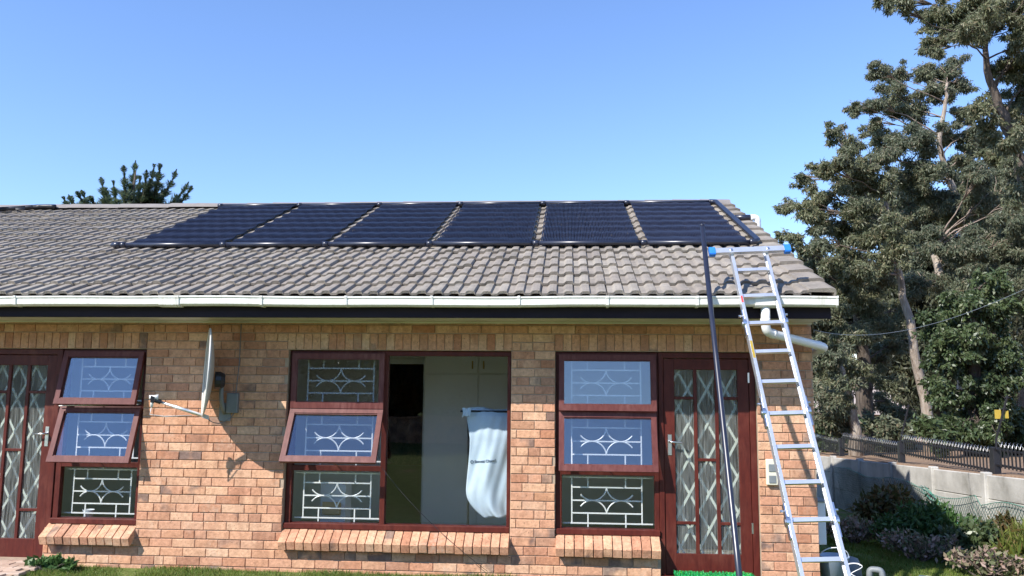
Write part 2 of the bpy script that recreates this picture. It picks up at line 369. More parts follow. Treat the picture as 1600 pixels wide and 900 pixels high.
def tile_material():
    m, nt, b = newmat('weathered concrete roof tile'); r = rnd(nt)
    c = ramp(nt, r, [(0, (0.230, 0.203, 0.176)), (0.3, (0.278, 0.249, 0.214)), (0.6, (0.254, 0.224, 0.192)), (0.85, (0.298, 0.270, 0.230)), (1, (0.215, 0.192, 0.167))])
    n1 = noise(nt, 5, 5, 0.65)
    c = mixc(nt, 1.0, c, ramp(nt, n1, [(0.3, (0.78, 0.77, 0.76)), (0.7, (1.22, 1.20, 1.17))]), 'MULTIPLY')
    n2 = noise(nt, 38, 4, 0.7)
    c = mixc(nt, ramp(nt, n2, [(0.56, (0, 0, 0)), (0.68, (0.55,) * 3)]), c, (0.16, 0.142, 0.128))
    n3 = noise(nt, 16, 3, 0.6)
    c = mixc(nt, ramp(nt, n3, [(0.60, (0, 0, 0)), (0.68, (0.5,) * 3)]), c, (0.33, 0.31, 0.25))
    n4 = noise(nt, 1.1, 4, 0.6); n5 = noise(nt, 9, 4, 0.7)
    c = mixc(nt, math_(nt, 'MULTIPLY', ramp(nt, n4, [(0.5, (0, 0, 0)), (0.68, (0.6,) * 3)]), ramp(nt, n5, [(0.45, (0, 0, 0)), (0.6, (1, 1, 1))])), c, (0.135, 0.125, 0.108))
    nt.links.new(c, b.inputs['Base Color']); b.inputs['Roughness'].default_value = 0.92; b.inputs['Specular IOR Level'].default_value = 0.2
    bump(nt, b, n2, 0.5, 0.006); return m
M['tile'] = tile_material()

def ground_material():
    m, nt, b = newmat('lawn and bare earth')
    n1 = noise(nt, 1.6, 5, 0.6); n2 = noise(nt, 22, 4, 0.7)
    g = ramp(nt, n2, [(0.3, (0.085, 0.125, 0.030)), (0.55, (0.15, 0.185, 0.055)), (0.75, (0.24, 0.22, 0.10))])
    e = ramp(nt, n2, [(0.3, (0.20, 0.13, 0.085)), (0.7, (0.34, 0.24, 0.165))])
    ge = nt.nodes.new('ShaderNodeNewGeometry'); sp = nt.nodes.new('ShaderNodeSeparateXYZ'); nt.links.new(ge.outputs['Position'], sp.inputs[0])
    ter = math_(nt, 'GREATER_THAN', sp.outputs[0], 5.33)
    patch = ramp(nt, n1, [(0.58, (0, 0, 0)), (0.70, (0.8,) * 3)])
    fac = math_(nt, 'MAXIMUM', ter, patch)
    nt.links.new(mixc(nt, fac, g, e), b.inputs['Base Color']); b.inputs['Roughness'].default_value = 0.95
    b.inputs['Specular IOR Level'].default_value = 0.1
    bump(nt, b, n2, 0.8, 0.03); return m
M['ground'] = ground_material()

# ================================================================== THE SETTING
def sstep(a, b, x):
    t = min(1, max(0, (x - a) / (b - a))); return t * t * (3 - 2 * t)
WALLX = 5.30
def walltop(y): return 0.87 - 0.05 * min(max(y, -1.0), 14)
def gz(x, y):
    low = -0.025 - sstep(2.3, 3.2, x) * (0.05 * max(0.0, min(y + 0.3, 14)) + 0.06)
    if x < WALLX + 0.02: return low
    t = walltop(y) + 0.0
    t += 0.02 * min(x - WALLX, 6)
    return low + (t - low) * sstep(-14, -9, y) * (1 - sstep(60, 90, x))
xs = [-400, -200, -100, -60, -30, -20, -14, -10] + [(-9 + 0.6 * i) for i in range(19)] + [2.3, 2.6, 2.9, 3.2, 3.6, 4, 4.4, 4.8, 5.1, 5.31, 5.34, 5.45, 5.7, 6.2, 7, 8, 10, 13, 16, 20, 30, 45, 60, 75, 90, 150, 250, 400]
ys = [-400, -200, -100, -50, -30, -20, -14, -12, -10, -9, -8, -6, -4, -3] + [-2 + 0.5 * i for i in range(34)] + [16, 18, 21, 25, 30, 40, 55, 80, 120, 200, 400]
V = []; Fc = []
for y in ys:
    for x in xs:
        jit = 0.012 * sin(x * 3.1 + y * 1.7) + 0.01 * sin(x * 7.3 - y * 5.1)
        V.append((x, y, gz(x, y) + (jit if 2.4 < x or y < -0.2 else 0)))
nx = len(xs)
for j in range(len(ys) - 1):
    for i in range(nx - 1): Fc.append((j * nx + i, j * nx + i + 1, (j + 1) * nx + i + 1, (j + 1) * nx + i))
gnd = put('ground', npmesh('ground', V, Fc), M['ground']); tag(gnd, kind='structure')

# ================================================================== THE HOUSE
ZT = 2.136                                    # head of every opening
COURSE, BL, JT = 0.085, 0.232, 0.010
XL, XR = -9.2, 2.337
SOFF = 2.421
house = thing('brick_house', (XR - 5.0, 0.0, 0.0), 'single storey orange face brick house with grey tiled roof and white gutter', 'house')

OPEN = [(-6.17, -5.25, 0.04, ZT), (-5.25, -4.30, 0.335, ZT), (-2.815, -0.568, 0.335, ZT), (-0.134, 0.868, 0.335, ZT), (0.868, 1.80, 0.02, ZT)]
def solid(x, z):
    return not any(a < x < b and c < z < d for a, b, c, d in OPEN)
# wall core (mortar) with its openings and reveals
def core():
    X = sorted({XL, XR - 0.004} | {v for o in OPEN for v in o[:2]}); Z = sorted({-0.25, SOFF + 0.16} | {v for o in OPEN for v in o[2:]})
    y0, y1 = 0.010, 0.225; mb = MB()
    nxx, nzz = len(X) - 1, len(Z) - 1
    s = [[solid((X[i] + X[i+1]) / 2, (Z[k] + Z[k+1]) / 2) for k in range(nzz)] for i in range(nxx)]
    g = lambda i, k: 0 <= i < nxx and 0 <= k < nzz and s[i][k]
    for i in range(nxx):
        for k in range(nzz):
            if not s[i][k]: continue
            a, b, c, d = X[i], X[i+1], Z[k], Z[k+1]
            mb.add([(a,y0,c),(b,y0,c),(b,y0,d),(a,y0,d)], [(0,1,2,3)])
            mb.add([(a,y1,c),(b,y1,c),(b,y1,d),(a,y1,d)], [(3,2,1,0)])
            if not g(i-1,k): mb.add([(a,y0,c),(a,y1,c),(a,y1,d),(a,y0,d)], [(3,2,1,0)])
            if not g(i+1,k): mb.add([(b,y0,c),(b,y1,c),(b,y1,d),(b,y0,d)], [(0,1,2,3)])
            if not g(i,k-1): mb.add([(a,y0,c),(b,y0,c),(b,y1,c),(a,y1,c)], [(3,2,1,0)])
            if not g(i,k+1): mb.add([(a,y0,d),(b,y0,d),(b,y1,d),(a,y1,d)], [(0,1,2,3)])
    return mb
front = core().build('front_wall', M['mortar'], house)

# individual bricks: (x0, x1, z0, z1, kind)
bricks = []
def lay(x0, x1, z0, z1, off):
    x = x0 - off
    while x < x1 - 0.02:
        a, b = max(x, x0), min(x + BL, x1)
        x += BL
        if b - a < 0.045:
            continue
        if b - a > 0.2 and random.random() < 0.10:
            mid = (a + b) / 2 + random.uniform(-0.02, 0.02); bricks.append((a, mid, z0, z1)); bricks.append((mid, b, z0, z1))
        else: bricks.append((a, b, z0, z1))
zk = [ZT + 0.17 + COURSE]                                   # course lines going down
soldier = [(-6.25, -4.30), (-2.83, -0.56), (-0.14, 1.70)]
lay(XL, XR, ZT + 0.17 + COURSE, SOFF + 0.02, 0.10)
lay(XL, XR, ZT + 0.17, ZT + 0.17 + COURSE, 0.02)
for k in range(2):                                          # plain courses beside the soldier courses
    z1 = ZT + 0.17 - k * COURSE; z0 = z1 - COURSE
    px0 = XL
    for a, b in soldier + [(XR, XR)]:
        if a - px0 > 0.03: lay(px0, a, z0, z1, 0.116 * (k % 2) + 0.03)
        px0 = b
for a, b in soldier:
    n = round((b - a) / 0.083); w = (b - a) / n
    for i in range(n): bricks.append((a + i * w, a + (i + 1) * w, ZT, ZT + 0.17))
n = 0; z1 = ZT
while z1 > -0.09:
    z0 = z1 - COURSE; zm = (z0 + z1) / 2
    cuts = sorted((a, b) for a, b, c, d in OPEN if c < zm < d)
    px0 = XL; seg = []
    for a, b in cuts:
        if a - px0 > 0.03: seg.append((px0, a))
        px0 = max(px0, b)
    seg.append((px0, XR))
    for a, b in seg: lay(a, b, z0, z1, (0.116 if n % 2 else 0.0) + random.choice((0.0, 0.0, 0.058)))
    z1 = z0; n += 1

_bm = {}
def brick_mesh(w, h):
    key = (round(w / 0.004), round(h / 0.004), random.randrange(3))
    if key not in _bm:
        ww, hh = key[0] * 0.004 - JT * 0.62, key[1] * 0.004 - JT * 0.85
        c = 0.0035; d = 0.1; mb = MB()
        j = lambda s: random.uniform(-s, s)
        f = [(-ww/2 + c + j(.002), j(.0012), -hh/2 + c + j(.0015)), (ww/2 - c + j(.002), j(.0012), -hh/2 + c + j(.0015)),
             (ww/2 - c + j(.002), j(.0012), hh/2 - c + j(.0015)), (-ww/2 + c + j(.002), j(.0012), hh/2 - c + j(.0015))]
        e = [(-ww/2, c, -hh/2), (ww/2, c, -hh/2), (ww/2, c, hh/2), (-ww/2, c, hh/2)]
        b = [(-ww/2, d, -hh/2), (ww/2, d, -hh/2), (ww/2, d, hh/2), (-ww/2, d, hh/2)]
        fs = [(0, 1, 2, 3)]
        for i in range(4):
            k = (i + 1) % 4; fs += [(i, 4 + i, 4 + k, k), (4 + i, 8 + i, 8 + k, 4 + k)]
        mb.add(f + e + b, fs); me = mb.mesh('brick'); me.materials.append(M['brick']); _bm[key] = me
    return _bm[key]
def in_view(p, mx=30):
    q = proj(p); return q[2] > 0 and -mx < q[0] < 1600 + mx and -mx < q[1] < 900 + mx
vis = [];rest = []
for b in bricks:
    c = ((b[0] + b[1]) / 2, 0, (b[2] + b[3]) / 2); q = proj(c)
    a = (b[1] - b[0]) * (b[3] - b[2]) / q[2] ** 2
    (vis if in_view(c, 0) else rest).append((a, b))
vis.sort(key=lambda t: -t[0] * (1.0 if t[1][2] > 0.02 else 0.3))
rest += vis[300:]
for a, b in vis[:300]:
    put('brick', brick_mesh(b[1] - b[0], b[3] - b[2]), None, front,
        ((b[0] + b[1]) / 2, random.uniform(-0.002, 0.0015), (b[2] + b[3]) / 2),
        (random.uniform(-.006, .006), random.uniform(-.004, .004), random.uniform(-.006, .006)))
mb = MB()
for a, b in rest:
    me = brick_mesh(b[1] - b[0], b[3] - b[2]); ox, oy, oz = (b[0] + b[1]) / 2, random.uniform(-0.002, 0.0015), (b[2] + b[3]) / 2
    mb.add([(v.co.x + ox, v.co.y + oy, v.co.z + oz) for v in me.vertices], [tuple(p.vertices) for p in me.polygons])
tag(mb.build('brickwork', M['brick'], front), kind='stuff')

# the other walls, floor, ceiling, partitions
HB = 9.9  # unseen rear wall set back to meet the stretched rear slope
mb = MB(); mb.box(XR - 0.22, XR - 0.004, 0.235, HB, -0.6, SOFF + 0.16); mb.build('side_wall', M['brick'], house)
mb = MB(); mb.box(XL, XR - 0.23, HB, HB + 0.2, -0.6, SOFF + 0.16); mb.build('rear_wall', M['brick'], house)
mb = MB(); mb.box(XL - 0.2, XL - 0.002, 0.0, HB, -0.6, SOFF + 0.16); mb.build('end_wall', M['brick'], house)
mb = MB(); mb.box(XL, XR - 0.23, 0.23, HB - 0.01, -0.1, 0.05); mb.build('room_floor', M['floor'], house)
mb = MB(); mb.box(XL, XR - 0.23, 0.23, HB - 0.01, 2.47, 2.5); mb.build('ceiling', M['plaster'], house)
mb = MB()
mb.box(-3.55, -3.45, 0.24, 2.6, 0.05, 2.47); mb.box(-0.45, -0.35, 0.24, 2.6, 0.05, 2.47)
mb.box(-3.45, -2.40, 2.55, 2.65, 0.05, 2.47); mb.box(-2.40, -1.90, 2.55, 2.65, 2.07, 2.47); mb.box(-1.90, -0.45, 2.55, 2.65, 0.05, 2.47)
mb.box(XL, -3.55, 2.62, 2.72, 0.05, 2.47); mb.box(-0.35, 2.1, 2.62, 2.72, 0.05, 2.47)
mb.build('room_wall', M['plaster'], house)
mb = MB()
for a, b, c, d in ((-2.46, -2.40, 0.05, 2.13), (-1.90, -1.84, 0.05, 2.13), (-2.40, -1.90, 2.07, 2.13)): mb.box(a, b, 2.53, 2.549, c, d)
mb.build('inner_door_frame', M['cupboard'], house)
cup = MB().box(-1.81, -0.46, 2.10, 2.548, 0.05, 2.45).build('cupboard', M['cupboard'], house)
for x0, x1 in ((-1.80, -1.135), (-1.12, -0.47)):
    MB().cbox(x0, x1, 2.078, 2.098, 0.12, 1.93).build('cupboard_door', M['cupboard'], cup)
    MB().cbox(x0, x1, 2.078, 2.098, 1.95, 2.44).build('cupboard_door', M['cupboard'], cup)
for x in (-1.20, -1.06):
    MB().cbox(x - 0.008, x + 0.008, 2.05, 2.074, 2.0, 2.10).build('cupboard_handle', M['brass'], cup)
    MB().cbox(x - 0.008, x + 0.008, 2.05, 2.074, 1.15, 1.27).build('cupboard_handle', M['brass'], cup)

# ------------------------------------------------------------------ sill bricks
def sill(x0, x1):
    bed = MB().extrude([(0.0, 0.205), (-0.07, 0.215), (-0.07, 0.262), (0.03, 0.345), (0.03, 0.205)], 'x', x0 + 0.006, x1 - 0.006).build('window_sill', M['mortar'], house)
    n = round((x1 - x0) / 0.0865); w = (x1 - x0) / n
    # profile in (y,z): sloping top, front face leaning out, bottom
    pr = [(0.045, 0.388), (-0.105, 0.285), (-0.112, 0.278), (-0.088, 0.203), (-0.080, 0.199), (0.02, 0.262), (0.045, 0.30)]
    meshes = []
    for v in range(4):
        mbb = MB(); hw = w / 2 - 0.0042; k = len(pr)
        j = lambda s: random.uniform(-s, s)
        jz = j(0.003); jy = j(0.003)
        A = [(-hw + 0.003, y + jy, z + jz) for y, z in pr]; B = [(hw - 0.003, y + jy, z + jz) for y, z in pr]
        c0 = (sum(y for y, z in pr) / k, sum(z for y, z in pr) / k)
        sh = lambda y, z: (c0[0] + (y - c0[0]) * 0.955 + jy, c0[1] + (z - c0[1]) * 0.955 + jz)
        A2 = [(-hw, *sh(y, z)) for y, z in pr]; B2 = [(hw, *sh(y, z)) for y, z in pr]
        vs = A + B + A2 + B2; fs = []
        for i in range(k):
            q = (i + 1) % k; fs += [(i, q, k + q, k + i), (2*k + i, 2*k + q, q, i), (k + i, k + q, 3*k + q, 3*k + i)]
        fs += [tuple(2*k + i for i in range(k))[::-1], tuple(3*k + i for i in range(k))]
        mbb.add(vs, fs); me = mbb.mesh('brick'); me.materials.append(M['brick']); meshes.append(me)
    for i in range(n):
        put('brick', random.choice(meshes), None, bed, (x0 + (i + .5) * w, random.uniform(-.004, .004), random.uniform(-.003, .003)), (random.uniform(-.012, .012), 0, random.uniform(-.01, .01)))
sill(-5.235, -4.30); sill(-2.815, -0.570); sill(-0.130, 0.862)

# ------------------------------------------------------------------ windows
def arc_pts(cx, cz, R, a0, a1, n=12): return [(cx + R * cos(a0 + (a1 - a0) * i / n), cz + R * sin(a0 + (a1 - a0) * i / n)) for i in range(n + 1)]
def guard(parent, x0, x1, z0, z1, y, name='burglar_guard'):
    """white welded bar pattern behind one light"""
    w, h = x1 - x0, z1 - z0; mb = MB()
    X = lambda u: x0 + u * w; Z = lambda v: z1 - v * h
    t = 0.0128
    def hb(v, a, b): mb.box(X(a), X(b), y, y + 0.009, Z(v) - t / 2, Z(v) + t / 2)
    def vb(u, a, b): mb.box(X(u) - t / 2, X(u) + t / 2, y + 0.0015, y + 0.0075, Z(b), Z(a))
    hb(.06, 0, 1); hb(.25, .10, .88); hb(.5, .10, .88); hb(.74, .10, .88); hb(.93, 0, 1)
    vb(.10, .06, .93); vb(.88, .06, .93); vb(.28, .06, .25); vb(.70, .06, .25); vb(.28, .74, 1.0); vb(.70, .74, 1.0); vb(.49, 0, .06)
    R = .165 * w; zm = Z(.5); hh = 0.24 * h
    R2 = ((.16 * w) ** 2 + hh ** 2) / (2 * hh)
    for sx in (-1, 1):
        for sz in (-1, 1):
            cx = X(.49) + sx * .16 * w; pts = []
            aA = math.asin(min(1, .16 * w / R2)); aB = -math.asin(min(1, .13 * w / R2))
            for i in range(15):
                a = aA + (aB - aA) * i / 14
                pts.append((cx - sx * R2 * sin(a), y + 0.0045, zm + sz * (R2 - R2 * cos(a))))
            mb.tube(pts, 0.0072, 6)
    return mb.build(name, M['white'], parent)

def sash_at(win, x0, x1, zt, h, ang, y0, glassmat, fw_=0.052, stay=True):
    """top hung sash: local frame u = x, v = down the sash, n = outwards"""
    a = radians(ang); dv = Vector((0, -sin(a), -cos(a))); dn = Vector((0, -cos(a), sin(a)))
    O = Vector((0, y0, zt))
    def P(x, v, n_): return Vector((x, 0, 0)) + O + dv * v + dn * n_
    def bx(mb, xa, xb, va, vb, na, nb):
        mb.add([P(xa, va, na), P(xb, va, na), P(xb, vb, na), P(xa, vb, na), P(xa, va, nb), P(xb, va, nb), P(xb, vb, nb), P(xa, vb, nb)],
               [(0,1,2,3),(7,6,5,4),(0,4,5,1),(1,5,6,2),(2,6,7,3),(3,7,4,0)])
    mb = MB(); d0, d1 = -0.006, 0.034
    bx(mb, x0, x1, 0, fw_, d0, d1); bx(mb, x0, x1, h - fw_ * 1.1, h, d0, d1 + 0.002)
    bx(mb, x0 + .0005, x0 + fw_, fw_, h - fw_ * 1.1, d0, d1 - 0.001); bx(mb, x1 - fw_, x1 - .0005, fw_, h - fw_ * 1.1, d0, d1 - 0.001)
    b = 0.010                                          # glazing bead
    bx(mb, x0 + fw_, x1 - fw_, fw_, fw_ + b, 0.008, d1 - 0.010); bx(mb, x0 + fw_, x1 - fw_, h - fw_ * 1.1 - b, h - fw_ * 1.1, 0.008, d1 - 0.010)
    mb.build('sash', M['sash'], win)
    g = MB(); bx(g, x0 + fw_ - .004, x1 - fw_ + .004, fw_ - .004, h - fw_ * 1.1 + .004, 0.002, 0.006); g.build('pane', glassmat, win)
    if stay:
        xm = (x0 + x1) / 2; q = P(xm, h - 0.03, -0.008); e = Vector((xm + 0.02, y0 + 0.06, zt - h + 0.005))
        MB().bar(q, e, 0.012, 0.005).build('stay', M['brass'], win)

def window(x0, x1, angs, big=None, lab=None):
    """frame from x0 to xs; optional big fixed light up to 'big'"""
    ya, yb = 0.055, 0.125; z0, z1 = 0.395, ZT - 0.003; t = 0.05
    xr = big if big else x1
    mb = MB()
    mb.cbox(x0 + .002, xr - .002, ya, yb, z1 - t, z1, .004)                             # head
    mb.cbox(x0 + .002, xr - .002, ya - 0.035, yb, z0 - 0.012, z0 + 0.042, .006)          # timber sill
    mb.cbox(x0 + .003, x0 + t + 0.012, ya + .002, yb - .002, z0 + 0.03, z1 - t + 0.004, .004)
    mb.cbox(xr - t * (0.75 if big else 1), xr - .003, ya + .002, yb - .002, z0 + 0.03, z1 - t + 0.004, .004)
    if big: mb.cbox(x1 - 0.026, x1 + 0.026, ya - .004, yb - .002, z0 + 0.03, z1 - t + 0.004, .004)
    xi0 = x0 + t + 0.012; xi1 = (x1 - 0.026) if big else (x1 - t)
    T = (1.548, 0.966)
    for z in T: mb.cbox(xi0 - 0.004, xi1 + 0.004, ya + .004, yb - .004, z - 0.026, z + 0.026, .004)
    win = mb.build('window', M['frame'], house)
    if lab: win['label'] = lab
    rows = [(z1 - t, T[0] + .026), (T[0] - .026, T[1] + .026)]
    for (zt, zb), ang in zip(rows, angs):
        sash_at(win, xi0 - 0.028, xi1 + 0.022, zt + 0.020, zt - zb + 0.038, ang, ya - 0.012, M['sashglass'], stay=ang > 2)
    MB().box(xi0, xi1, ya + 0.03, ya + 0.034, z0 + 0.04, T[1] - .024).build('pane', M['glass'], win)
    for zt, zb in rows + [(T[1] - .026, z0 + 0.042)]:
        guard(win, xi0 + 0.01, xi1 - 0.01, zb, zt, yb + 0.02)
    if big:
        MB().box(x1 + 0.024, big - t * .73, ya + 0.03, ya + 0.034, z0 + 0.04, z1 - t + .002).build('pane', M['glass'], win)
    return win
window(-5.215, -4.302, (13, 17), lab='dark red timber window with both upper sashes propped open, beside the white dish')
window(-2.813, -1.833, (0.5, 28), big=-0.570, lab='wide dark red timber window with large fixed pane and one sash propped open')
window(-0.132, 0.872, (5.5, 13), lab='dark red timber window with closed-looking sashes beside the glazed door')

# ------------------------------------------------------------------ glazed doors
def door(xa, xb, xhinge, lab):
    """frame between xa and xb; the handle side is the one away from xhinge"""
    ya, yb = 0.045, 0.125; t = 0.05; z0 = 0.055
    mb = MB()
    mb.cbox(xa + .002, xa + t, ya, yb, z0 - .03, ZT - .003, .004); mb.cbox(xb - t * 1.2, xb - .002, ya, yb, z0 - .03, ZT - .003, .004)
    mb.cbox(xa + t - .002, xb - t * 1.2 + .002, ya + .002, yb - .002, ZT - .06, ZT - .004, .004)
    mb.cbox(xa + .002, xb - .002, ya - 0.04, yb, z0 - .06, z0 - .032, .004)
    dr = mb.build('door', M['frame'], house); dr['label'] = lab
    la, lb = xa + t + .003, xb - t * 1.2 - .003
    w = lb - la; mir = xhinge < (xa + xb) / 2
    U = (lambda u: lb - u) if mir else (lambda u: la + u)
    ly0, ly1 = ya + 0.012, ya + 0.054
    leaf = MB()
    def lb_(u0, u1, za, zb, o=0.0):
        p, q = sorted((U(u0), U(u1))); leaf.cbox(p, q, ly0 + o, ly1 - o, za, zb, .003)
    zl, zh, gb, gt = z0 - .028, ZT - .066, 0.222, 1.965
    lb_(0, .104, zl, zh); lb_(.709, w, zl, zh); lb_(.102, .711, zl, gb, .001); lb_(.102, .711, gt, zh, .001)
    for u in (.288, .492): lb_(u, u + .034, gb - .003, gt + .003, .003)
    cols = ((.104, .288), (.322, .492), (.526, .709)); bars = ((.505, 1.69), (1.10,), (.505, 1.69))
    for (a, b), bz in zip(cols, bars):
        for z in bz: lb_(a - .003, b + .003, z - .014, z + .014, .005)
    leaf.build('door_leaf', M['frame'], dr)
    for (a, b), bz in zip(cols, bars):
        zz = [gb] + [z for z in bz] + [gt]
        for i in range(len(zz) - 1):
            lo = zz[i] + (.012 if i else -.003); hi = zz[i+1] - (.012 if i < len(zz) - 2 else -.003)
            p, q = sorted((U(a - .003), U(b + .003))); MB().box(p, q, ya + .030, ya + .034, lo, hi).build('pane', M['obscure'], dr)
    # folding trellis gate behind the glass
    tr = MB(); P0, P1 = sorted((U(.06), U(.75))); dx, dz = 0.185, 0.335
    yy = yb + 0.022
    for sgn, o in ((1, 0), (-1, 0.012)):
        c = -12 * dx
        while c < 12 * dx:
            pts = []
            for i in range(0, 61):
                z = 0.1 + i * 0.034; x = P0 + c + sgn * (z - 0.1) / dz * dx
                if P0 <= x <= P1 and z < 2.08: pts.append((x, yy + o, z))
            if len(pts) > 1: tr.bar(pts[0], pts[-1], 0.023, 0.005, up=(0, 1, 0))
            c += dx
    tr.build('trellis_gate', M['white'], dr)
    hx = U(.052)
    hb = MB(); hb.cbox(hx - .02, hx + .02, ly0 - .006, ly0 + .002, 1.14, 1.34, .003); hb.build('handle_plate', M['steel'], dr)
    s = 1 if not mir else -1
    MB().tube([(hx, ly0 - .004, 1.27), (hx, ly0 - .045, 1.27), (hx + s * .015, ly0 - .052, 1.27), (hx + s * .11, ly0 - .050, 1.265)], [.011, .010, .010, .008], 8).build('handle', M['steel'], dr, True)
    hz = U(w)
    for z in (0.42, 1.84): MB().cbox(hz - .008 if not mir else hz - .006, hz + .010, ly0 - .012, ly0 + .004, z, z + .10, .002).build('hinge', M['steel'], dr)
door(0.868, 1.800, 1.80, 'mahogany glazed door with diamond trellis showing through the glass, beside the ladder')
door(-6.170, -5.215, -6.17, 'mahogany glazed door at the left edge of the picture')

# ------------------------------------------------------------------ eaves
PIT = radians(22.5); EY, EZ = -0.66, 2.595; cP, sP = cos(PIT), sin(PIT); LROOF = 4.83
def R3(x, t, w=0.0): return Vector((x, EY + t * cP - w * sP, EZ + t * sP + w * cP))
MB().box(XL, XR + 0.0, -0.60, 0.003, SOFF + .0015, SOFF + 0.012).build('soffit', M['soffit'], house)
MB().extrude([(-0.005, SOFF), (-0.022, SOFF), (-0.010, SOFF - 0.016), (-0.005, SOFF - 0.016)], 'x', XL, XR - .002).build('soffit_bead', M['soffit'], house)
MB().cbox(XL, XR - 0.01, -0.622, -0.600, SOFF - 0.012, 2.585, .003).build('fascia', M['fascia'], house)
gut = MB()
gp = [(-0.625, 2.600), (-0.625, 2.520), (-0.640, 2.506), (-0.712, 2.506), (-0.733, 2.522), (-0.738, 2.575), (-0.746, 2.583), (-0.746, 2.597), (-0.736, 2.597),
      (-0.732, 2.588), (-0.727, 2.526), (-0.709, 2.512), (-0.643, 2.512), (-0.631, 2.524), (-0.631, 2.600)]
gx = [XL + (XR + 0.012 - XL) * i / 44 for i in range(45)]
gdz = [0.004 * sin(x * 1.3) + 0.0025 * sin(x * 3.7 + 1) + random.uniform(-.0008, .0008) for x in gx]
gv = [(x, p, q + dz) for x, dz in zip(gx, gdz) for p, q in gp]; ng = len(gp)
gut.add(gv, [(i * ng + k, i * ng + (k + 1) % ng, (i + 1) * ng + (k + 1) % ng, (i + 1) * ng + k) for i in range(44) for k in range(ng)] + [tuple(range(ng))[::-1], tuple(44 * ng + k for k in range(ng))])
gt_ = gut.build('gutter', M['gutter'], house)
go = [(-0.625, 2.600), (-0.625, 2.516), (-0.640, 2.500), (-0.714, 2.500), (-0.740, 2.518), (-0.746, 2.575), (-0.752, 2.583), (-0.752, 2.6005), (-0.625, 2.6005)]
for x in np.arange(-8.40, 1.6, 0.795):
    if abs(x + 4.42) > .2: MB().extrude(go, 'x', x - 0.011, x + 0.011).build('gutter_bracket', M['gutter'], gt_)
ux = onY(262, 470, -0.73).x
MB().extrude(go, 'x', ux - 0.085, ux + 0.085).build('gutter_union', M['gutter'], gt_)
MB().extrude(go, 'x', XR + 0.008, XR + 0.020).build('gutter_end_cap', M['gutter'], gt_)
ox = onY(1196, 480, -0.68).x
MB().extrude(go, 'x', ox - 0.10, ox + 0.10).build('gutter_outlet', M['gutter'], gt_)
pe = onY(1284, 541, -0.12)
p1 = Vector((ox, -0.68, 2.50)); p2 = Vector((ox - .004, -0.68, 2.285))
def smooth_path(pts, k=6, cut=0.08):
    out = [Vector(pts[0])]
    for i in range(1, len(pts) - 1):
        a, b, c = Vector(pts[i-1]), Vector(pts[i]), Vector(pts[i+1])
        u = b + (a - b).normalized() * cut; v = b + (c - b).normalized() * cut
        for j in range(k + 1):
            t = j / k; out.append(u * (1-t)**2 + b * 2*t*(1-t) + v * t*t)
    out.append(Vector(pts[-1])); return out
dp = MB().tube(smooth_path([p1, p2, pe + Vector((0.03, 0, -0.01)), pe + Vector((0.0, 1.0, -0.12)), pe + Vector((-0.01, 1.02, -2.3))], 6, 0.07), 0.040, 14).build('downpipe', M['pvc'], house, True)
dirp = (pe - p2).normalized()
for q0, q1 in ((p2 + Vector((0, 0, .075)), p2 + Vector((0, 0, .12))), (p2 + dirp * .075, p2 + dirp * .12), (pe - dirp * .09, pe - dirp * .045)):
    MB().tube([q0, q1], 0.0435, 14).build('pipe_socket', M['pvc'], dp, True)
# ------------------------------------------------------------------ roof
rd = MB(); RY = EY + LROOF * cP; RZ = EZ + LROOF * sP
rear = RY + 6.4; REZ = 2.75  # unseen rear slope stretched long and low to extend the shadow on the boundary wall
rd.add([(XL - .25, EY + 0.03, EZ - .012), (XR - .01, EY + 0.03, EZ - .012), (XR - .01, RY, RZ - .03), (XL - .25, RY, RZ - .03), (XR - .01, rear, REZ), (XL - .25, rear, REZ),
        (XR - .01, -0.59, 2.56), (XL - .25, -0.59, 2.56), (XR - .01, rear, 2.56), (XL - .25, rear, 2.56)],
       [(0, 1, 2, 3), (3, 2, 4, 5), (1, 0, 7, 6), (4, 8, 9, 5), (6, 7, 9, 8), (1, 6, 8, 4, 2), (0, 3, 5, 9, 7)])
roof = rd.build('roof', M['tile'], house)
EXPO, TW = 0.343, 0.30
def prof(u):                                  # one roll every 0.15 m
    s = (u / 0.15) % 1.0
    if s < 0.34: return 0.0
    if s < 0.50: return 0.022 * (s - 0.34) / 0.16
    if s < 0.93: return 0.022 + 0.003 * sin((s - 0.50) / 0.43 * pi)
    return 0.022 * (1 - (s - 0.93) / 0.07)
def tile_mesh(w, u_off, var):
    us = [0.0]
    for k in range(-1, 4):
        for s in (0.0, 0.34, 0.50, 0.72, 0.925):
            u = (k + s) * 0.15 - u_off
            if 0.004 < u < w - 0.004: us.append(u)
    us += [w]; us = sorted(set(round(u, 5) for u in us)); n = len(us); mb = MB()
    g = 0.0022; th = 0.024; L = EXPO + 0.045
    us2 = [g + u * (w - 2 * g) / w for u in us]
    h = [prof(u + u_off) for u in us]
    dz = 0.003 * var
    fr = [(us2[i], 0.0 + random.uniform(-.003, .003), h[i] + 0.034 + dz) for i in range(n)]
    bt = [(us2[i], 0.004, h[i] * 0.75 + 0.034 - th) for i in range(n)]
    bk = [(us2[i], L, h[i] + 0.004) for i in range(n)]
    vs = fr + bt + bk; fs = []
    for i in range(n - 1):
        fs += [(i, i + 1, 2*n + i + 1, 2*n + i), (n + i, n + i + 1, i + 1, i)]
    fs += [(0, 2*n, n), (n - 1, 2*n - 1, 3*n - 1)]
    mb.add(vs, fs); me = mb.mesh('roof_tile'); me.materials.append(M['tile']); return me
TM = {}
MATX0, MATP, MATW, MATT0, MATT1 = -5.215, 1.222, 1.118, 1.93, 4.70
cand = []
xe = XR - 0.19
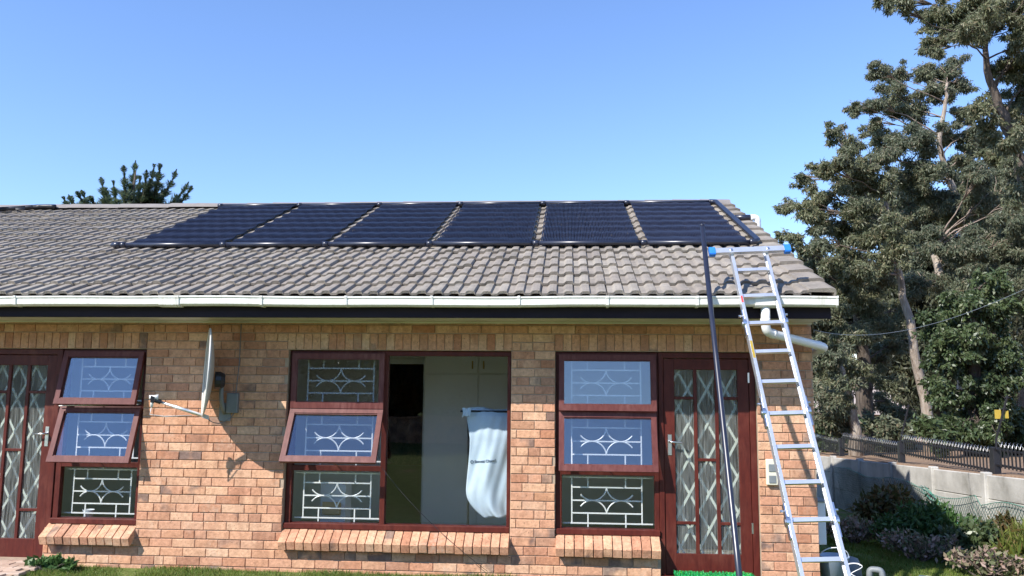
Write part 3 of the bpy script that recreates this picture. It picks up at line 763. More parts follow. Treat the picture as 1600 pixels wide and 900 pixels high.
for row in range(14):
    x = xe - 40 * TW + (0.15 if row % 2 else 0.0)
    while x < xe - 0.02:
        w = min(TW, xe - x)
        if x > XL - 0.3 and w > 0.05:
            t = row * EXPO; c = R3(x + w / 2, t + EXPO / 2, 0.05); q = proj(c)
            area = w * EXPO * 100 / q[2] ** 2 * abs((CAM - c).normalized().dot(Vector((0, -sP, cP))))
            mi = (x + w / 2 - MATX0) / MATP
            hid = t > MATT0 - 0.1 and 0 <= mi < 6 and (mi % 1) * MATP < MATW - .05
            cand.append((0 if (hid or not in_view(c, 20)) else area, row, x, w))
        x += TW
cand.sort(key=lambda t: -t[0])
tile_rot = Matrix(((1, 0, 0), (0, cP, -sP), (0, sP, cP)))
mb = MB()
for i, (area, row, x, w) in enumerate(cand):
    uo = (x - xe) % 0.15
    uo = 0.0 if uo > 0.149 else round(uo, 3)
    key = (round(w, 2), uo, random.randrange(-1, 2))
    if key not in TM: TM[key] = tile_mesh(key[0], key[1], key[2])
    me = TM[key]; o = R3(x, row * EXPO + random.uniform(-.009, .008), 0.004 + random.uniform(0, .005))
    if i < 300:
        ob = put('roof_tile', me, None, roof, o, (PIT + random.uniform(-.011, .011), random.uniform(-.011, .011), random.uniform(-.010, .010)))
    else:
        mb.add([tile_rot @ v.co + o for v in me.vertices], [tuple(p.vertices) for p in me.polygons])
tag(mb.build('roof_tiling', M['tile'], roof), kind='stuff')
# rear slope tiles as plain ribs are out of sight; ridge caps and verge caps are single pieces
def cap_mesh(L, r, name, mat):
    mb = MB(); n = 9; vs = []; fs = []
    for j, (xx, rr) in enumerate(((0, r), (L, r * 0.95), (0, r - .018), (L, r * .95 - .018))):
        for k in range(n):
            a = pi * (0.06 + 0.88 * k / (n - 1)); vs.append((xx, rr * cos(a) * 1.15, rr * sin(a) * 0.72))
    for k in range(n - 1): fs += [(k, k + 1, n + k + 1, n + k), (k, 2*n + k, 2*n + k + 1, k + 1), (n + k, n + k + 1, 3*n + k + 1, 3*n + k)]
    fs += [(0, n, 3*n, 2*n), (n - 1, 3*n - 1 + 0, 4*n - 1, 2*n - 1)][:1]
    mb.add(vs, fs); me = mb.mesh(name, False); me.materials.append(mat); return me
cm = cap_mesh(0.42, 0.155, 'ridge_tile', M['ridge'])
x = XR - 0.02 - 0.40
while x > XL - 0.3:
    put('ridge_tile', cm, None, roof, (x, RY, RZ - 0.012 + random.uniform(-.004, .004)), (0, random.uniform(-.008, .008), random.uniform(-.006, .006))); x -= 0.40
vm = MB(); g = .003
prv = [(-.215, .052), (-.205, .078), (-.02, .088), (.022, .078), (.03, .06), (.03, -.10), (.012, -.10), (.012, .045), (-.2, .05)]
n = len(prv)
vsA = [(x_, 0.0, w_) for x_, w_ in prv]; vsB = [(x_, 0.385, w_ - .034) for x_, w_ in prv]
vm.add(vsA + vsB, [(i, (i + 1) % n, n + (i + 1) % n, n + i) for i in range(n)] + [tuple(range(n))[::-1], tuple(range(n, 2 * n))])
vme = vm.mesh('verge_tile'); vme.materials.append(M['tile'])
for row in range(14):
    put('verge_tile', vme, None, roof, R3(XR - 0.006, row * EXPO - 0.006, 0.004), (PIT + random.uniform(-.008, .008), random.uniform(-.01, .01), random.uniform(-.008, .008)))

# ================================================================== SOLAR HEATING MATS
def mat_mesh():
    nt_ = 62; pitch = MATW / nt_; V = []; F = []
    L = MATT1 - MATT0 - 0.05; ns = 73
    prof_ = [(-.40, -.004), (-.33, .004), (0.0, .0105), (.33, .004), (.40, -.004)]
    cols = [((i + .5 + a) * pitch, b) for i in range(nt_) for a, b in prof_]
    nc = len(cols); jx = rng.normal(0, .0011, (nt_, 9))
    for j in range(ns):
        t = 0.02 + L * j / (ns - 1); ph = ((t + MATT0) / EXPO) % 1.0
        d = 0.070 + 0.016 * (1 - ph) + 0.006 * sin(2 * pi * ph)
        for ci, (cx, h) in enumerate(cols): V.append((cx + jx[ci // 5, int(j / 73 * 8)] * (1 - (j / 73 * 8) % 1) + jx[ci // 5, int(j / 73 * 8) + 1] * ((j / 73 * 8) % 1), t, d + h + 0.003 * sin(cx * 42.0) + 0.002 * sin(cx * 17 + t * 6)))
    for j in range(ns - 1):
        for i in range(nc - 1):
            if i % 5 != 4 or j % 12 == 4: F.append((j * nc + i, j * nc + i + 1, (j + 1) * nc + i + 1, (j + 1) * nc + i))
    me = npmesh('tube_mat', V, F); me.materials.append(M['mat']); return me
mm = mat_mesh()
hdr = MB().tube([(-0.03, 0, 0.085), (MATP - 0.08, 0, 0.085)], 0.027, 12).mesh('bottom_header', True); hdr.materials.append(M['blackpipe'])
hdr2 = MB().tube([(-0.03, MATT1 - MATT0 - .01, 0.085), (MATP - 0.075, MATT1 - MATT0 - .01, 0.085)], 0.027, 12).mesh('top_header', True); hdr2.materials.append(M['blackpipe'])
cpl = MB().tube([(-0.085, 0, 0.085), (-0.02, 0, 0.085)], 0.033, 12)
cme2 = MB().tube([(-0.085, MATT1 - MATT0 - .01, 0.085), (-0.02, MATT1 - MATT0 - .01, 0.085)], 0.033, 12).mesh('coupling', True); cme2.materials.append(M['blackpipe'])
cme = cpl.mesh('coupling', True); cme.materials.append(M['blackpipe'])
ord_ = ['leftmost', 'second from left', 'third from left', 'fourth from left', 'fifth from left', 'rightmost']
for i in range(6):
    x0 = MATX0 + i * MATP; base = R3(x0, MATT0, 0)
    root = bpy.data.objects.new('solar_heating_mat', None); COL.objects.link(root); root.location = base; root.rotation_euler = (PIT, 0, 0); root.empty_display_size = .1
    tag(root, f'{ord_[i]} black solar heating mat lying on the grey roof tiles', 'solar mat', 'black solar heating mats on the roof')
    put('tube_mat', mm, None, root); put('bottom_header', hdr, None, root); put('top_header', hdr2, None, root); put('coupling', cme, None, root); put('coupling', cme2, None, root)
    if i == 0:
        e = MB(); e.tube([(-0.19, 0, .085), (-0.16, 0, .085), (-0.155, 0, .085), (-.085, 0, .085)], [.022, .033, .038, .038], 12); e.build('end_cap', M['blackpipe'], root, True)
rp = thing('return_pipe', R3(2.12, MATT0, 0), 'thick black pipe running down the roof slope beside the rightmost solar mat', 'pipe')
pts = [R3(2.03, MATT1 - .01, .09), R3(2.075, MATT1 - .01, .09), R3(2.12, MATT1 - .06, .095), R3(2.12, MATT0 + .06, .095), R3(2.075, MATT0, .09), R3(2.02, MATT0, .09)]
MB().tube(smooth_path(pts, 4, .03), 0.034, 12).build('long_pipe', M['blackpipe'], rp, True)
qa = R3(2.14, 3.35, .10); qb = Vector((2.36, qa.y, qa.z + 0.0))
MB().tube([qa, qb], 0.038, 12).build('branch_pipe', M['blackpipe'], rp, True)
MB().tube([qa + Vector((.13, 0, -.02)), qa + Vector((.13, 0, -.14))], 0.014, 8).build('pipe_stand', M['blackpipe'], rp, True)
MB().tube(smooth_path([qb - Vector((.03, 0, 0)), qb + Vector((.06, 0, 0)), qb + Vector((.06, 0.02, -.9))], 6, .05), 0.041, 12).build('white_elbow', M['pvc'], rp, True)
# dark tube added as a dark shape along the ridge at the far left
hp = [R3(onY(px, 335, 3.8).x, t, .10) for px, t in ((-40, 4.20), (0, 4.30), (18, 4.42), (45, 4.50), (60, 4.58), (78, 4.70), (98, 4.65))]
hs = MB().tube(smooth_path(hp, 3, .15), [.034] * (2 + 4 * (len(hp) - 2)), 8).build('ridge_dark_tube', M['black'], None, True)
tag(hs, 'dark tube shape along the ridge at the far left of the roof', 'hose')

# ================================================================== SATELLITE DISH
db = Vector((-3.50, 0.0, 1.79))
dish = thing('satellite_dish', db, 'grey satellite dish seen edge on, bracketed to the brick wall', 'satellite dish')
nrm = Vector((-0.885, -0.465, 0.0)).normalized(); sdv = Vector((0.465, -0.885, 0)).normalized(); upv = Vector((0.035, 0.0, 1)).normalized()
dc = onY(322.5, 581, -0.33); mb = MB(); vs = []; fs = []; nr, na = 9, 40
for side, off in ((0, 0.0), (1, -0.007)):
    for i in range(nr + 1):
        rr = i / nr
        for k in range(na):
            a = 2 * pi * k / na
            p = dc + sdv * (0.36 * rr * cos(a)) + upv * (0.42 * rr * sin(a)) - nrm * (0.06 * (1 - rr * rr)) + nrm * off
            vs.append(p)
m_ = (nr + 1) * na
for s in (0, 1):
    for i in range(nr):
        for k in range(na):
            q = (s*m_ + i*na + k, s*m_ + i*na + (k+1) % na, s*m_ + (i+1)*na + (k+1) % na, s*m_ + (i+1)*na + k); fs.append(q if s == 0 else q[::-1])
for k in range(na): fs.append((nr*na + k, nr*na + (k+1) % na, m_ + nr*na + (k+1) % na, m_ + nr*na + k))
mb.add(vs, fs); rim = [dc + sdv * .36 * cos(2*pi*k/48) + upv * .42 * sin(2*pi*k/48) for k in range(49)]
mb.tube(rim, 0.0085, 6, False); refl = mb.build('reflector', M['dish'], dish, True)
bot = dc - upv * 0.42; lnb = dc + nrm * 0.455 - upv * 0.265
ad = (lnb - bot).normalized()
MB().tube([bot - ad * .05, bot + ad * .28, bot + ad * .281, lnb - ad * .06], [.017, .017, .013, .013], 10).build('feed_arm', M['alu'], dish, True)
MB().obox(bot - ad * .03, ad * .03, sdv * .02, upv * .02).build('arm_clamp', M['dish'], dish)
l = MB(); l.tube([lnb - ad * .08, lnb - ad * .02], .022, 10); l.obox(lnb, ad * .018, sdv * .022, upv * .03); l.build('feed_bracket', M['black'], dish)
l = MB(); l.tube([lnb + upv * .02 + nrm * .03, lnb + upv * .02 - nrm * .02, lnb + upv * .02 - nrm * .05], [.018, .020, .030], 12); l.tube([lnb + upv * .005, lnb - upv * .07], .014, 8); l.build('feed_horn', M['white'], dish, True)
hub = dc - nrm * .085 - upv * .08
k = MB(); k.tube([hub, hub - nrm * .05, hub - nrm * .09], [.085, .085, .06], 14); k.build('back_mount', M['black'], dish)
pole_top = Vector((-3.44, -0.12, 1.90))
k = MB(); k.tube([hub - nrm * .06, pole_top + Vector((0, 0, -.08))], .03, 10); k.tube(smooth_path([pole_top, pole_top + Vector((0, 0, -.28)), Vector((-3.44, -0.012, 1.50))], 5, .08), .022, 10); k.build('mast', M['grey'], dish, True)
MB().cbox(-3.50, -3.38, -0.014, -0.003, 1.42, 1.60, .002).build('wall_plate', M['grey'], dish)
MB().tube([lnb - upv * .06, lnb - upv * .14 + nrm * .01, lnb - upv * .12 + ad * -.12, bot + ad * .1 - upv * .03], .004, 5).build('signal_cable', M['white'], dish, True)
ju = Vector((-3.355, -0.003, 1.585))
jb = MB().cbox(-3.415, -3.30, -0.055, -0.003, 1.50, 1.70, .006).build('junction_box', M['grey'])
tag(jb, 'grey junction box on the brick wall behind the satellite dish', 'junction box')
ct = onY(377, 506, -0.012); pth = [ct, Vector((ct.x, -.012, 2.0)), Vector((ct.x - .02, -.012, 1.70)), Vector((-3.32, -.05, 1.53)), Vector((-3.345, -.06, 1.46)), Vector((-3.42, -.16, 1.40)), Vector((-3.46, -.26, 1.42)), bot - ad * .02]
tag(MB().tube(smooth_path(pth, 4, .04), 0.0045, 6).build('aerial_cable', M['grey'], None, True), 'thin grey cable dropping from the soffit to the satellite dish', 'cable')
ca = onY(92, 634, -0.02); cb = lnb + Vector((0, .03, -.1))
cb = onY(216, 632, -0.02)
tag(MB().tube([ca, ca.lerp(cb, .5) + Vector((0, 0, .004)), cb], 0.005, 6).build('white_cable', M['white'], None, True), 'thin white cable between the two open sashes beside the dish', 'cable')

# ================================================================== LADDER
FT, PHI = Vector((1.642, -0.5, 3.039)), radians(60)
ld = Vector((0.13 / 2.79, -cos(PHI), -sin(PHI))).normalized()          # going down the ladder
lx = Vector((1, 0, 0)); lx = (lx - ld * lx.dot(ld)).normalized(); lw = lx.cross(ld).normalized()
if lw.y > 0: lw = -lw                                                   # towards the camera
slen = (FT.z + 0.02) / -ld.z
foot = FT + ld * slen
lad = thing('aluminium_ladder', foot, 'folding aluminium ladder with blue ended crossbar leaning on the gutter', 'ladder')
HW = 0.165
sec = [(-0.03, 0.80), (0.80, 1.66), (1.66, 2.55), (2.55, slen)]
rail = {}
for s in (-1, 1):
    for i, (a, b) in enumerate(sec):
        o = 0.0 if i % 2 == 0 else 0.004
        A, B = FT + lx * s * (HW + o) + ld * a, FT + lx * s * (HW + o) + ld * b
        mbr = MB(); c = (A + B) / 2; hl = (B - A) / 2
        mbr.obox(c, hl, lx * 0.0035, lw * 0.033)
        for q in (-1, 1): mbr.obox(c - lx * s * 0.010 + lw * q * 0.0315, hl, lx * 0.013, lw * 0.0022)
        rail[(s, i)] = mbr.build('rail', M['alu'], lad)
    for a in (0.80, 1.66, 2.55):
        c = FT + lx * s * (HW + 0.010) + ld * a; h = MB()
        h.tube([c - lx * 0.014, c + lx * 0.014], 0.042, 16)
        h.tube([c - lx * 0.020, c + lx * 0.020], 0.020, 12)
        h.obox(c - ld * 0.06, ld * 0.07, lx * 0.008, lw * 0.026); h.obox(c + ld * 0.06, ld * 0.07, lx * 0.008, lw * 0.026)
        h.tube([c + lx * s * .012 - ld * .08, c + lx * s * .034 - ld * .08], .010, 8)
        h.build('hinge_joint', M['steel'], lad)
    MB().obox(FT + lx * s * HW + ld * (slen - 0.03), lx * .018, ld * .035, lw * .04).build('rubber_foot', M['black'], lad)
d = 0.222
while d < slen - .1:
    c = FT + ld * d; r = MB()
    r.obox(c, lx * (HW - 0.004), ld * 0.013, lw * 0.013); r.obox(c + lw * 0.016, lx * (HW - 0.006), ld * 0.0155, lw * 0.003)
    r.build('rung', M['alu'], lad); d += 0.29
bc = FT + ld * 0.03 + lw * 0.052; bl = Vector((1.279, 0, 0)); 
bx0, bx1 = -0.362, 0.362
MB().obox(bc, lx * 0.315, ld * 0.027, lw * 0.018).build('crossbar', M['alu'], lad)
for s in (-1, 1):
    e = MB(); e.obox(bc + lx * s * 0.338, lx * 0.028, ld * 0.036, lw * 0.024); e.obox(bc + lx * s * 0.336 + ld * .038, lx * 0.024, ld * 0.006, lw * 0.02)
    e.build('bar_end', M['blue'], lad)
    MB().tube([bc + lx * s * HW + lw * .018, bc + lx * s * HW + lw * .026], .012, 8).build('bolt', M['steel'], lad)
sk = FT + lx * -(HW + .004) + ld * 1.08 + lw * .0338
MB().obox(sk - lx * -.010, lx * 0.010, ld * 0.085, lw * 0.0008).build('sticker', M['yellow'], lad)
sk2 = FT + lx * -(HW) + ld * 0.56 + lw * .0338
MB().obox(sk2 + lx * .010, lx * 0.008, ld * 0.035, lw * 0.0008).build('sticker', M['red'], lad)

# ================================================================== LEANING BLACK PIPE
pt = onY(1097, 352, -0.42); pg = Vector((1.222, -0.772, 2.575)); dd = (pg - pt).normalized()
pb = onY(1153, 880, -1.95); dd = (pb - pt).normalized(); pf = pt + dd * ((pt.z + 0.02) / -dd.z)
pp = thing('leaning_pipe', pf, 'long black plastic pipe leaning against the gutter left of the ladder', 'pipe')
MB().tube([pt, pt + dd * 1.5, pt + dd * 3, pf], 0.0225, 16).build('pipe_body', M['blackpipe'], pp, True)
MB().tube([pt - dd * .002, pt + dd * .012], 0.0236, 16).build('pipe_rim', M['blackpipe'], pp, True)

# ================================================================== SMALL THINGS ON AND BY THE WALL
sb = thing('socket_box', (1.91, 0, 0.89), 'cream weatherproof socket box with two dark flaps right of the glazed door', 'socket box')
MB().cbox(1.860, 1.965, -0.045, -0.003, 0.885, 1.125, .006).build('box_body', simple('cream plastic', [(0.70, 0.66, 0.52)], rough=.45), sb)
for z0, z1 in ((0.905, 0.975), (1.01, 1.08)): MB().cbox(1.880, 1.946, -0.052, -0.044, z0, z1, .003).build('flap', M['grey'], sb)
# green turf doormat
dm = thing('doormat', (1.33, -0.28, 0.0), 'bright green curly plastic doormat in front of the right hand door', 'doormat')
MB().cbox(1.0, 1.68, -0.42, -0.05, -0.02, 0.045, .006).build('mat_base', M['mat_green'], dm)
N = 5200; P = np.stack([rng.uniform(.99, 1.69, N), rng.uniform(-.43, -.04, N), np.full(N, .04)], 1)
T = np.stack([rng.normal(0, .016, N), rng.normal(0, .016, N), rng.uniform(.02, .055, N)], 1); sd_ = np.stack([np.cos(a_ := rng.uniform(0, 6.3, N)), np.sin(a_), np.zeros(N)], 1) * .006
Vv = np.stack([P - sd_, P + sd_, P + T + sd_ * .6, P + T - sd_ * .6], 1).reshape(-1, 3)
tag(put('turf_tufts', npmesh('turf_tufts', Vv, np.arange(N * 4).reshape(-1, 4)), M['mat_green'], dm), kind='stuff')
# brick paved step by the left door
pv = MB().box(-7.0, -5.13, -1.05, -0.012, -0.06, 0.018).build('pavement', M['mortar']); tag(pv, kind='structure')
pm_ = [MB().cbox(-.108, .108, -.051, .051, -.03, .0, .004).mesh('paver') for _ in range(1)]
pm_[0].materials.append(M['paver'])
for j in range(9):
    x = -6.98 + (0.0 if j % 2 else 0.112)
    while x < -5.26:
        put('paver', pm_[0], None, pv, (x + .112, -0.07 - j * .112, 0.034 + random.uniform(-.004, .003)), (random.uniform(-.02, .02), random.uniform(-.02, .02), random.uniform(-.02, .02))); x += .224
# things seen through the glass
bag = thing('plastic_bag', (-0.83, 0.25, 0.45), 'pale blue printed plastic bag hanging inside the large fixed pane', 'bag')
nu, nv = 30, 44; V = []; F = []
for j in range(nv + 1):
    v = j / nv
    for i in range(nu + 1):
        u = i / nu; x = -1.045 + 0.50 * u; z = 1.565 - 1.10 * v
        sag = 0.07 * (max(0, v - .80) / .2) ** 2 * u
        if v > .72: x = -1.045 + 0.50 * (u + (1 - u) * .42 * ((v - .72) / .28) ** 2.2)
        x += 0.020 * sin(v * 5 + .4) * (1 - u) + (0.03 * (v > .12) * (1 - u) * min(1, (v - .12) * 6))
        y = 0.225 + 0.026 * sin(u * 7.5 + v * 1.3 + .4) * (0.25 + v) + 0.010 * sin(u * 15 - v * 3) * v + 0.006 * sin(v * 13 + u * 9) + 0.004 * sin(u * 31 + v * 17)
        y += .03 - 0.055 * sin(pi * min(1, u * .8 + .1)) * min(1, v * 4) * (1 - .5 * v)
        if v < .08: y += 0.05 * (1 - v / .08) ** 2
        V.append((x, y, z + sag * 1.0 + 0.012 * sin(u * 7)))
for j in range(nv):
    for i in range(nu): F.append((j*(nu+1)+i, j*(nu+1)+i+1, (j+1)*(nu+1)+i+1, (j+1)*(nu+1)+i))
bs = put('sheet', npmesh('sheet', V, F, True), M['cloth'], bag)
V2 = [(x_, .34 - (y_ - .225) * .6, z_ + .02 if z_ < 1.4 else z_) for x_, y_, z_ in V]
put('back_sheet', npmesh('back_sheet', V2, [f[::-1] for f in F], True), M['cloth'], bag)
fl = [Vector((-1.075 + .085 * i / 5, .20 + .012 * sin(i * 2.1), 0)) for i in range(6)]
fv = [(p.x + .01 * sin(j), p.y - .004 * j, 1.568 - .030 * j * (1 - .12 * i) + .006 * sin(i * 1.7) - .010 * abs(i - 1) * (j == 3)) for j in range(4) for i, p in enumerate(fl)]
put('folded_corner', npmesh('folded_corner', fv, [(j*6+i, j*6+i+1, (j+1)*6+i+1, (j+1)*6+i) for j in range(3) for i in range(5)], True), M['cloth'], bag)
md = bs.modifiers.new('thick', 'SOLIDIFY'); md.thickness = 0.002
def text_mesh(s, size, mat, name, parent, matrix):
    cu = bpy.data.curves.new(name, 'FONT'); cu.body = s; cu.size = size; cu.extrude = 0.0006; cu.offset = 0.0008
    to = bpy.data.objects.new('tmp_text', cu); COL.objects.link(to)
    dg = bpy.context.evaluated_depsgraph_get(); me = bpy.data.meshes.new_from_object(to.evaluated_get(dg))
    bpy.data.objects.remove(to); me.materials.clear()
    o = put(name, me, mat, parent); o.matrix_basis = matrix; return o
tm = Matrix.Translation((-0.945, 0.178, 1.022)) @ Matrix.Rotation(radians(-6), 4, 'Y') @ Matrix.Rotation(radians(90), 4, 'X')
from mathutils.bvhtree import BVHTree
bv = BVHTree.FromPolygons([Vector(p) for p in V], F)
def wrap(o):
    for v in o.data.vertices:
        p = o.matrix_basis @ v.co; h = bv.ray_cast(Vector((p.x, 0.0, p.z)), Vector((0, 1, 0)))
        v.co = Vector((p.x, (h[0].y if h[0] else p.y) - .0075 - (0.0006 if p.y < 0.1778 else 0), p.z))
    o.matrix_basis = Matrix.Identity(4); o.data.update()
wrap(text_mesh('Benotti Closed', 0.036, M['ink'], 'printed_text', bag, tm))
MB().tube([Vector((-0.972 + .014 * cos(a), 0.178, 1.031 + .014 * sin(a))) for a in [2 * pi * i / 18 for i in range(19)]], .0035, 5, False).build('printed_ring', M['ink'], bag)
for v_ in bpy.data.objects['printed_ring'].data.vertices:
    h_ = bv.ray_cast(Vector((v_.co.x, 0, v_.co.z)), Vector((0, 1, 0)))
    if h_[0]: v_.co.y = min(h_[0].y, .30) - .008
rk = thing('drying_rack', (-0.80, 0.40, 0.05), 'dark rail stand carrying the pale blue bag behind the glass', 'stand')
r = MB(); r.tube([(-1.10, .265, 1.535), (-0.50, .265, 1.535)], .010, 8); r.build('rail', M['black'], rk)
for x in (-1.02, -0.53): MB().tube([(x, .265, 1.535), (x, .42, .05)], .010, 8).build('post', M['black'], rk)
for x in (-1.02, -0.53): MB().tube([(x, .30, .06), (x, .54, .06)], .012, 8).build('foot', M['black'], rk)
wb = thing('carton', (-2.46, 0.62, 0.05), 'white carton with brown flap standing inside the middle window', 'carton')
MB().cbox(-2.60, -2.33, 0.52, 0.75, 0.05, 0.76, .004).build('carton_body', M['card'], wb)
MB().obox((-2.45, 0.44, 0.52), (.09, 0, 0), (0, .002, .06), (0, -.03, .01)).build('flap', M['kraft'], wb)
st2 = MB().cbox(-2.62, -2.28, 0.40, 0.80, 0.05, 0.42, .004)
cpv = [(0.0, 0), (.042, 0), (.055, .085), (.058, .088), (.052, .086), (.040, .006), (0, .006)]
tub = MB().lathe(cpv, 24, (-4.92, 0.205, 0.410)).build('plastic_tub', M['card'], None, True)
tag(tub, 'small white plastic tub on the inside sill of the left window', 'tub')
MB().cbox(-5.20, -4.32, 0.128, 0.28, 0.375, 0.408, .004).build('inner_sill', M['frame'], house)
# loose cable hanging from the wide window
c0 = onY(597, 731, 0.03); c2 = onY(762, 893, -0.10); cm_ = onY(668, 812, -0.10)
pth = []
for i in range(17):
    t = i / 16; pth.append(c0 * (1-t)**2 + (cm_ * 2 - c0 * .5 - c2 * .5) * 2*t*(1-t) + c2 * t*t)
tag(MB().tube(pth, 0.0024, 5).build('loose_cable', M['black'], None, True), 'thin loose cable hanging across the wide window down to the grass', 'cable')
# overhead cable
A0 = Vector((XR + .01, -0.02, 2.352)); A2 = onX(1700, 402, 8.5); A1 = onX(1420, 553, 4.6); pth = []
for i in range(25):
    t = i / 24; pth.append(A0 * (1-t)**2 + A1 * 2*t*(1-t) + A2 * t*t)
tag(MB().tube(pth, 0.0034, 6).build('overhead_cable', M['grey'], None, True), 'grey overhead cable sagging from the house corner across the trees', 'cable')

# ------------------------------------------------------------------ clutter behind the house corner
mbx = thing('meter_box', (2.40, 0.30, 0.35), 'narrow grey green box on the side wall at the house corner', 'box')
MB().cbox(2.345, 2.44, 0.12, 0.50, 0.32, 0.72, .006).build('box_body', M['pvc'], mbx); MB().cbox(2.34, 2.452, 0.10, 0.52, 0.715, 0.735, .004).build('box_lid', M['grey'], mbx)
bk = thing('bucket', (2.52, 0.20, -0.05), 'pale blue plastic bucket at the foot of the house corner', 'bucket')
MB().lathe([(0, 0), (.10, 0), (.135, .25), (.142, .255), (.142, .268), (.130, .266), (.096, .01), (0, .01)], 24, (2.53, 0.22, -0.06)).build('bucket_body', M['bluegrey'], bk, True)
MB().tube([(2.53 + .138 * cos(a), .22 - .06 * sin(a), .19 + .10 * sin(a)) for a in [pi * i / 14 for i in range(15)]], .005, 6).build('bucket_handle', M['white'], bk, True)
cl = []
for i in range(46):
    a = i * .42; rr = .07 + .02 * sin(i * .7); cl.append((2.62 + rr * cos(a), -0.02 + rr * .5 * sin(a), 0.02 + .16 * (0.5 + .5 * sin(a * .5 + 1)) ))
tag(MB().tube(cl, .0038, 6).build('hose_coil', M['white'], None, True), 'tangled white hose at the foot of the ladder', 'hose')
pe2 = MB().tube(smooth_path([(2.92, 0.42, -.10), (2.93, .42, .045), (3.03, .38, .045), (3.035, .36, -.10)], 5, .035), .030, 12).build('drain_elbow', M['grey'], None, True)
tag(pe2, 'grey bent plastic drain pipe standing on the shaded lawn', 'drain pipe')
tag(MB().lathe([(0, 0), (.11, 0), (.12, .03), (.105, .16), (.085, .20), (.04, .215), (0, .22)], 16, (2.88, 0.85, -.14)).build('black_pot', M['grey'], None, True), 'small dark upturned pot on the shaded lawn by the ladder', 'pot')
for i, (a, b, lab) in enumerate((((3.20, .18), (3.62, .02), 'front white plastic pipe lying on the shaded lawn'), ((3.36, .34), (3.78, .16), 'rear white plastic pipe lying on the shaded lawn'))):
    z = .0
    o_ = MB(); o_.tube([(a[0], a[1], z - .02), (b[0], b[1], z - .02)], .038, 12); o_ = o_.build('offcut_pipe', M['pvc'], None, True)
    tag(o_, lab, 'pipe', 'pipe offcuts on the lawn')

# ================================================================== BOUNDARY WALL AND FENCE
bw = thing('precast_wall', (WALLX, 4.0, gz(5.0, 4.0)), 'grey precast concrete boundary wall of slotted panels right of the house', 'wall')
py0 = 2.9 - 1.5 * 7; BAYS = 15
pmesh = {}
for i in range(BAYS + 1):
    y = py0 + 1.5 * i; t = walltop(y)
    MB().cbox(WALLX - 0.055, WALLX + 0.055, y - 0.055, y + 0.055, gz(5.0, y) - .3, t + 0.03, .010).build('post', M['precast'], bw)
    if i < BAYS:
        y2 = y + 1.5; ta, tb = walltop(y), walltop(y2)
        for k in range(5):
            za, zb = ta - .30 * k, tb - .30 * k
            j = random.uniform(-.007, .007); a, b = WALLX - .022 + j, WALLX + .022 + j; g = .011
            m_ = MB(); c = .014
            F0 = [(a, y + .05, za - .30 + g), (a, y2 - .05, zb - .30 + g), (a, y2 - .05, zb - g), (a, y + .05, za - g)]
            F1 = [(b, *p[1:]) for p in F0]
            Fm = [(a + c, y + .05, za - .30), (a + c, y2 - .05, zb - .30), (a + c, y2 - .05, zb), (a + c, y + .05, za)]
            m_.add(F0 + Fm + F1, [(0, 3, 2, 1), (0, 1, 5, 4), (2, 3, 7, 6), (1, 2, 6, 5), (3, 0, 4, 7), (4, 5, 9, 8), (6, 7, 11, 10), (8, 9, 10, 11), (5, 6, 10, 9), (7, 4, 8, 11)])
            m_.build('panel', M['precast'], bw)
# green netting sagging on the wall
nw = thing('wire_netting', (WALLX - .09, 4.0, gz(5.0, 4)), 'crumpled green wire netting hanging against the precast wall', 'netting')
def ntop(y): return walltop(y) - 0.16 - 0.10 * sin(y * 1.1 + .6) ** 2 - 0.12 * max(0, sin(y * .9 - 2.2)) - (0.14 if y < 3 else 0)
mb = MB(); DW, DH = 0.062, 0.075
y = 1.0
while y < 8.6:
    for sgn in (1, -1):
        pts = []; n_ = 17
        for i in range(n_):
            s = i / (n_ - 1); yy = y + sgn * s * 0.9 * (1 + .12 * sin(y * 3)) ; zz = ntop(yy) - s * 1.12
            if 0.9 < yy < 8.7 and zz > gz(5.0, yy): pts.append((WALLX - .085 - .025 * sin(yy * 2.2 + s * 4) - (.004 if sgn > 0 else 0), yy, zz + .012 * sin(yy * 9)))
        if len(pts) > 1: mb.tube(pts, .0030, 3, False)
    y += DW
mb.build('mesh_strands', M['netwire'], nw)
mb = MB(); mb.tube([(WALLX - .09 - .02 * sin(y_ * 2), y_, ntop(y_)) for y_ in np.arange(1.0, 8.6, .12)], .005, 5)
mb.build('edge_wire', M['wire'], nw, True)
mb = MB()
for k in range(5):
    yA, yB = 4.5 + random.uniform(-.15, .15), 3.0 + random.uniform(-.08, .12)
    pts = []
    for i in range(16):
        s = i / 15; yy = yA + (yB - yA) * (s ** .8); zz = ntop(yA) + .02 - s * .62 + .05 * sin(s * 9 + k)
        pts.append((WALLX - .11 - .02 * sin(s * 12 + k * 2), yy + .03 * sin(s * 14 + k), zz))
    mb.tube(pts, .0055, 4)
mb.build('bunched_wire', M['wire'], nw, True)

